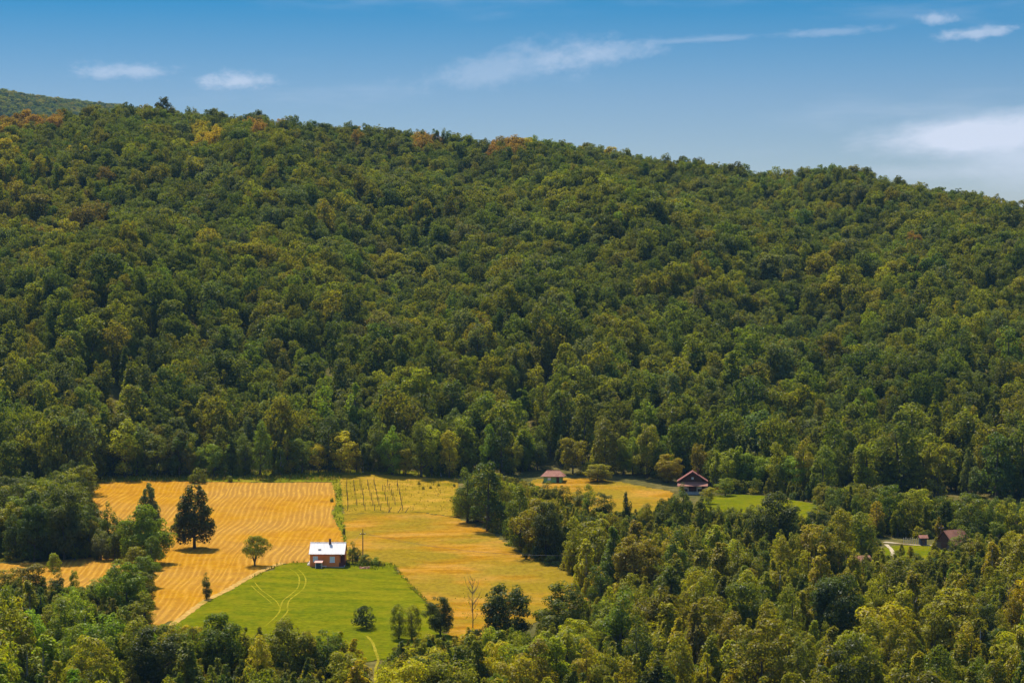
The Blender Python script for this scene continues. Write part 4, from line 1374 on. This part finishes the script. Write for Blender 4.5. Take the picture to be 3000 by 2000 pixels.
# --- brown house with gable towards the camera and a porch roof
bh = empty('house', 2029, 1446, R(-4), -0.1)
tag(bh, 'brown wooden house with dark red gable roof and porch by the green meadow', 'house')
MB().box(-3.6, 3.6, -2.2, 5.5, -.6, .75).build('plinth', STONE, bh)
MB().box(-3.3, 3.3, 0.0, 5.3, .752, 3.3).build('wall', BROWNWOOD, bh)
MB().prism([(-3.5, 3.3), (3.5, 3.3), (0, 5.65)], 1, 0.0, 5.3).build('gable', BROWNWOOD, bh)
gl_ = math.atan2(2.62, 4.0)
for s_ in (-1, 1):
    r_ = MB().prism([(0, 6.05), (s_ * 4.15, 3.32), (s_ * 4.15, 3.20), (0, 5.93)] if s_ > 0 else [(0, 5.93), (-4.15, 3.20), (-4.15, 3.32), (0, 6.05)], 1, -.75, 5.8).build('roof', TILE_DARK, bh)
    MB().prism([(0, 6.09), (s_ * 4.2, 3.36), (s_ * 4.2, 3.12), (0, 5.85)] if s_ > 0 else [(0, 5.85), (-4.2, 3.12), (-4.2, 3.36), (0, 6.09)], 1, -.83, -.755).build('bargeboard', TILE_DARK, r_)
MB().prism([(-2.7, 2.25), (-.01, 3.22), (-.01, 3.32), (-2.7, 2.37)], 0, -4.05, 4.05).build('porch_roof', TILE, bh)
for x_ in (-3.5, -1.2, 1.2, 3.5):
    MB().box(x_ - .08, x_ + .08, -2.15, -1.99, .752, 2.42).build('porch_post', PALEWOOD if abs(x_) < 2 else OLDWOOD, bh)
MB().box(-3.5, 3.5, -2.12, -2.04, 1.45, 1.55).build('porch_rail', OLDWOOD, bh)
window(bh, -1.9, 1.5, 1.0, 1.1, -.01, WHITE)
window(bh, 1.9, 1.5, 1.0, 1.1, -.01, WHITE)
MB().box(-.5, .5, -.05, -.002, .76, 2.7).build('door', RED_WOOD, bh)
window(bh, 0, 3.9, .7, .7, -.01, OLDWOOD)
MB().box(1.2, 1.65, 3.0, 3.45, 4.6, 6.6).build('chimney', BRICK, bh)

# --- farm on the right
kiosk = empty('shed', 2704, 1597, R(5))
tag(kiosk, 'tiny hut with bright red roof beside the farm road', 'shed')
MB().box(-.75, .75, -.6, .6, -.2, 1.7).build('wall', SLATE, kiosk)
MB().prism([(-1.0, 1.62), (0, 2.25), (1.0, 1.62), (1.0, 1.72), (0, 2.36), (-1.0, 1.72)], 0, -1.05, 1.05).build('roof', TILE, kiosk)
MB().box(-.3, .3, -.66, -.602, -.1, 1.4).build('door', OLDWOOD, kiosk)
for i in range(8):
    px_ = 2648 + i * 6.2
    fp = empty('fence_post', px_, 1594 + random.uniform(-1, 1))
    MB().tube([(0, 0, -.3), (random.uniform(-.05, .05), 0, random.uniform(1.2, 1.6))], [.09, .08], 6).build('post', PALEWOOD, fp)
    tag(fp, 'pale wooden fence post by the farm road', 'fence post', 'fence posts by the farm road')
barn = empty('barn', 2792, 1607, R(38))
tag(barn, 'old barn with rusty brown roof half hidden by trees', 'barn')
MB().box(-3.0, 3.0, -2.5, 2.5, -.5, 1.6).build('wall', OLDWOOD, barn)
MB().prism([(-2.4, 1.6), (2.4, 1.6), (0, 4.0)], 0, -2.95, 2.95).build('gable', BROWNWOOD, barn)
for s_ in (-1, 1):
    MB().prism([(s_ * 3.2, 1.10), (0, 4.18), (0, 4.30), (s_ * 3.2, 1.24)] if s_ < 0 else [(0, 4.30), (0, 4.18), (s_ * 3.2, 1.10), (s_ * 3.2, 1.24)], 0, -3.3, 3.3).build('roof', RUST, barn)
MB().box(-3.06, -3.003, -.9, .9, -.3, 1.5).build('door', BROWNWOOD, barn)
hid = empty('house', 2496, 1676, R(10), -0.5)
tag(hid, 'red-roofed house almost hidden by the trees below the farm road', 'house')
MB().box(-3.6, 3.6, -2.6, 2.6, -.5, 2.4).build('wall', CONCRETE, hid)
for s_ in (-1, 1):
    MB().prism([(s_ * 3.2, 2.0), (0, 3.9), (0, 4.02), (s_ * 3.2, 2.14)] if s_ < 0 else [(0, 4.02), (0, 3.9), (s_ * 3.2, 2.0), (s_ * 3.2, 2.14)], 0, -3.9, 3.9).build('roof', TILE, hid)
window(hid, -1.6, .9, 1.0, 1.1, -2.61, WHITE)
window(hid, 1.6, .9, 1.0, 1.1, -2.61, WHITE)
MB().box(-.45, .45, -2.66, -2.602, -.1, 2.0).build('door', BROWNWOOD, hid)
gw = empty('garden_wall', 2346, 1880)
tag(gw, 'short pale concrete wall glimpsed between the trees', 'wall')
for i in range(5):
    MB().box(-1.6 + i * .64, -1.6 + i * .64 + .63, -.12, .12, -.3, 1.0 + .01 * (i % 2)).build('panel', BARREL, gw)

# ------------------------------------------------------------------ vineyard posts
VP = new_mesh('post', *(lambda b: (b.v, b.f))(MB().tube([(0, 0, -.3), (.02, 0, 1.0), (0, .01, 2.0)], [.085, .08, .07], 6)), OLDWOOD)
far_x = [1015, 1036, 1055, 1076, 1096, 1117, 1135, 1163]
near_x = [1019, 1047, 1070, 1097, 1114, 1140, 1163, 1180]
rows_y = [1424, 1437, 1451, 1466, 1481, 1496]
for c in range(8):
    for r_ in range(6):
        if random.random() < .10:
            continue
        t = r_ / 5
        px_ = far_x[c] + (near_x[c] - far_x[c]) * t + random.uniform(-1, 1)
        e = empty('vine_post', px_, rows_y[r_] + random.uniform(-1.5, 1.5))
        e.rotation_euler = (random.gauss(0, .05), random.gauss(0, .05), random.uniform(0, 6))
        e.scale = (1, 1, random.uniform(.8, 1.2))
        link('post', VP, e)
        tag(e, 'thin dark wooden post standing upright in the vineyard rows', 'post', 'vineyard posts')
for px_, s_ in ((1143, .55), (1171, .6), (1192, .6)):
    e = empty('vine_post', px_ - 6, 1502)
    e.rotation_euler = (0, s_, 0)
    e.scale = (1, 1, .85)
    link('post', VP, e)
    tag(e, 'leaning brace post at the near end of the vineyard rows', 'post', 'leaning brace posts')

# ------------------------------------------------------------------ bare trees
def bare_tree(px, py, top, seed, label):
    r = np.random.default_rng(seed)
    e = empty('bare_tree', px, py)
    h = (py - top) * e.location.y / F
    mb = MB()
    mb.tube([(0, 0, -.3), (.1, 0, h * .35), (-.05, .1, h * .7), (.05, 0, h)], [.11, .085, .05, .015], 7)
    for i in range(22):
        z = h * r.uniform(.3, .95)
        a = r.uniform(0, 6.28)
        L = h * r.uniform(.12, .28) * (1.15 - z / h * .6)
        p1_ = (math.cos(a) * L * .5, math.sin(a) * L * .5, z + L * .6)
        p2_ = (math.cos(a) * L * .75, math.sin(a) * L * .75, z + L * 1.3)
        mb.tube([(0, 0, z), p1_, p2_], [.045, .03, .01], 5, False)
    mb.build('trunk', BARK_DRY, e)
    n = 190
    P = np.stack([r.normal(0, h * .11, n), r.normal(0, h * .11, n), r.uniform(h * .35, h * 1.0, n)], 1)
    c = link('crown', quads_mesh('thin_leaves', leaf_quads(P, r.normal(size=(n, 3)), .26, r), LEAF), e)
    c['tint'] = TINTS['olive']
    tag(e, label, 'tree')


bare_tree(1384, 1880, 1690, 5, 'nearly bare thin tree in front of the dry meadow')
bare_tree(2955, 1900, 1700, 9, 'thin, almost leafless tree in the right thicket')

# ------------------------------------------------------------------ fruit tree in the stubble
def fruit_tree():
    e = empty('fruit_tree', 746, 1657)
    ppm = F / e.location.y
    h = (1657 - 1572) / ppm
    r = np.random.default_rng(44)
    Rad = 54 / ppm
    q, C, cs = crown_leaves(r, 'umbrella', h, Rad, h * .36, 5200, .25)
    q[:, :, 2] += 0
    mb = MB()
    mb.tube([(0, 0, -.3), (.02, 0, .4), (0, 0, 1.0)], [.26, .2, .19], 8)
    for dx, dy, zz_, k in ((-1.5, .2, .62, .13), (-.6, -.5, .75, .11), (.35, .4, .78, .12), (1.3, -.2, .64, .14), (.6, .8, .7, .09)):
        mb.tube([(dx * .05, 0, .8), (dx * .35, dy * .35, h * .33), (dx * .75, dy * .8, h * zz_ * .78), (dx * 1.15, dy * 1.3, h * zz_ * 1.1)], [k, k * .8, k * .55, k * .15], 6, False)
    mb.build('trunk', BARK, e, True)
    c = link('crown', quads_mesh('crown', q, LEAF), e)
    c['tint'] = (0.16, 0.165, 0.004)
    tag(e, 'round fruit tree with forked trunk standing in the stubble near the lawn', 'fruit tree')


fruit_tree()

# ------------------------------------------------------------------ tall grass along margins
def grass(name, polys, n_per_m2, hgt, m_, label):
    out = []
    for poly in polys:
        W = [ground(*p)[:2] for p in poly]
        x0, x1 = min(p[0] for p in W), max(p[0] for p in W)
        y0, y1 = min(p[1] for p in W), max(p[1] for p in W)
        n = int((x1 - x0) * (y1 - y0) * n_per_m2)
        X, Y = rng.uniform(x0, x1, n), rng.uniform(y0, y1, n)
        clumpy = np.sin(X * .9 + np.sin(Y * .7) * 2) * np.sin(Y * .8 + np.sin(X * .5) * 2) + rng.normal(0, .6, n)
        k = inpoly(W, X, Y) & (clumpy > -.1)
        X, Y = X[k], Y[k]
        Z = H(X, Y)
        m = len(X)
        a = rng.uniform(0, 6.28, m)
        hh = hgt * rng.uniform(.5, 1.4, m)
        wdt = hh * rng.uniform(.12, .28, m)
        lx, ly = rng.normal(0, .2, m) * hh, rng.normal(0, .2, m) * hh
        B = np.stack([X, Y, Z], 1)
        d = np.stack([np.cos(a), np.sin(a), 0 * a], 1) * wdt[:, None]
        up = np.stack([lx, ly, hh], 1)
        out.append(np.stack([B - d, B + d, B + up * .75 + d * .8, B + up * 1.0 - d * .3], 1))
    me_ = quads_mesh(name, np.concatenate(out), m_)
    return tag(link(name, me_), label, 'grass', kind='stuff')


def blade_material(name, a, b):
    m, t = mat(name)
    rn = t.n('ShaderNodeNewGeometry').outputs['Random Per Island']
    c = t.ramp(rn, [(0.0, a), (1.0, b)])
    d = t.n('ShaderNodeBsdfDiffuse', i={'Color': c})
    tr = t.n('ShaderNodeBsdfTranslucent', i={'Color': c})
    mx = t.n('ShaderNodeMixShader', i={0: 0.4, 1: d.outputs[0], 2: tr.outputs[0]})
    t.n('ShaderNodeOutputMaterial', i={'Surface': mx.outputs[0]})
    return m


grass('tall_grass', [[(285, 1411), (560, 1409), (800, 1412), (990, 1410), (1000, 1391), (1100, 1388), (1250, 1397), (1340, 1402), (1345, 1388), (1100, 1376), (850, 1382), (560, 1390), (290, 1398)]], 3.0, .75,
      blade_material('verge_blades', (0.12, 0.12, 0.006), (0.30, 0.21, 0.02)), 'tall grass along the margin between stubble field and forest')
grass('weeds', [[(1000, 1413), (1250, 1400), (1340, 1404), (1362, 1518), (1240, 1499), (1006, 1505)]], 0.9, .4,
      blade_material('weed_blades', (0.16, 0.135, 0.008), (0.38, 0.24, 0.03)), 'yellowing weeds growing between the vineyard posts')
grass('verge_grass', [[(974, 1413), (998, 1413), (1004, 1500), (1012, 1560), (1014, 1640), (1007, 1640), (1003, 1556), (984, 1530), (974, 1502), (988, 1475)], [(1020, 1650), (1120, 1650), (1155, 1662), (1110, 1672), (1020, 1664)], [(1150, 1650), (1186, 1690), (1234, 1740), (1284, 1790), (1312, 1838), (1300, 1842), (1272, 1796), (1222, 1746), (1172, 1694), (1138, 1654)], [(880, 1644), (1000, 1643), (1000, 1652), (880, 1653), (815, 1660), (740, 1700), (730, 1694), (810, 1652)]], 3.0, .5,
      blade_material('green_blades', (0.08, 0.11, 0.004), (0.17, 0.16, 0.006)), 'green grass growing along the verge and the meadow edge')

# ------------------------------------------------------------------ air
hb = MB().box(-1600, 1600, -420, 4300, -90, 380)
haze = hb.build('haze', None)
haze.data.materials.clear()
mh = bpy.data.materials.new('air')
mh.use_nodes = True
th_ = NT(mh.node_tree)
pv = th_.n('ShaderNodeVolumePrincipled', i={'Color': (0.26, 0.60, 1.0, 1), 'Density': 0.000027, 'Anisotropy': 0.0})
th_.n('ShaderNodeOutputMaterial', i={'Volume': pv.outputs[0]})
haze.data.materials.append(mh)
tag(haze, 'thin blue haze filling the air of the valley', 'haze', kind='stuff')
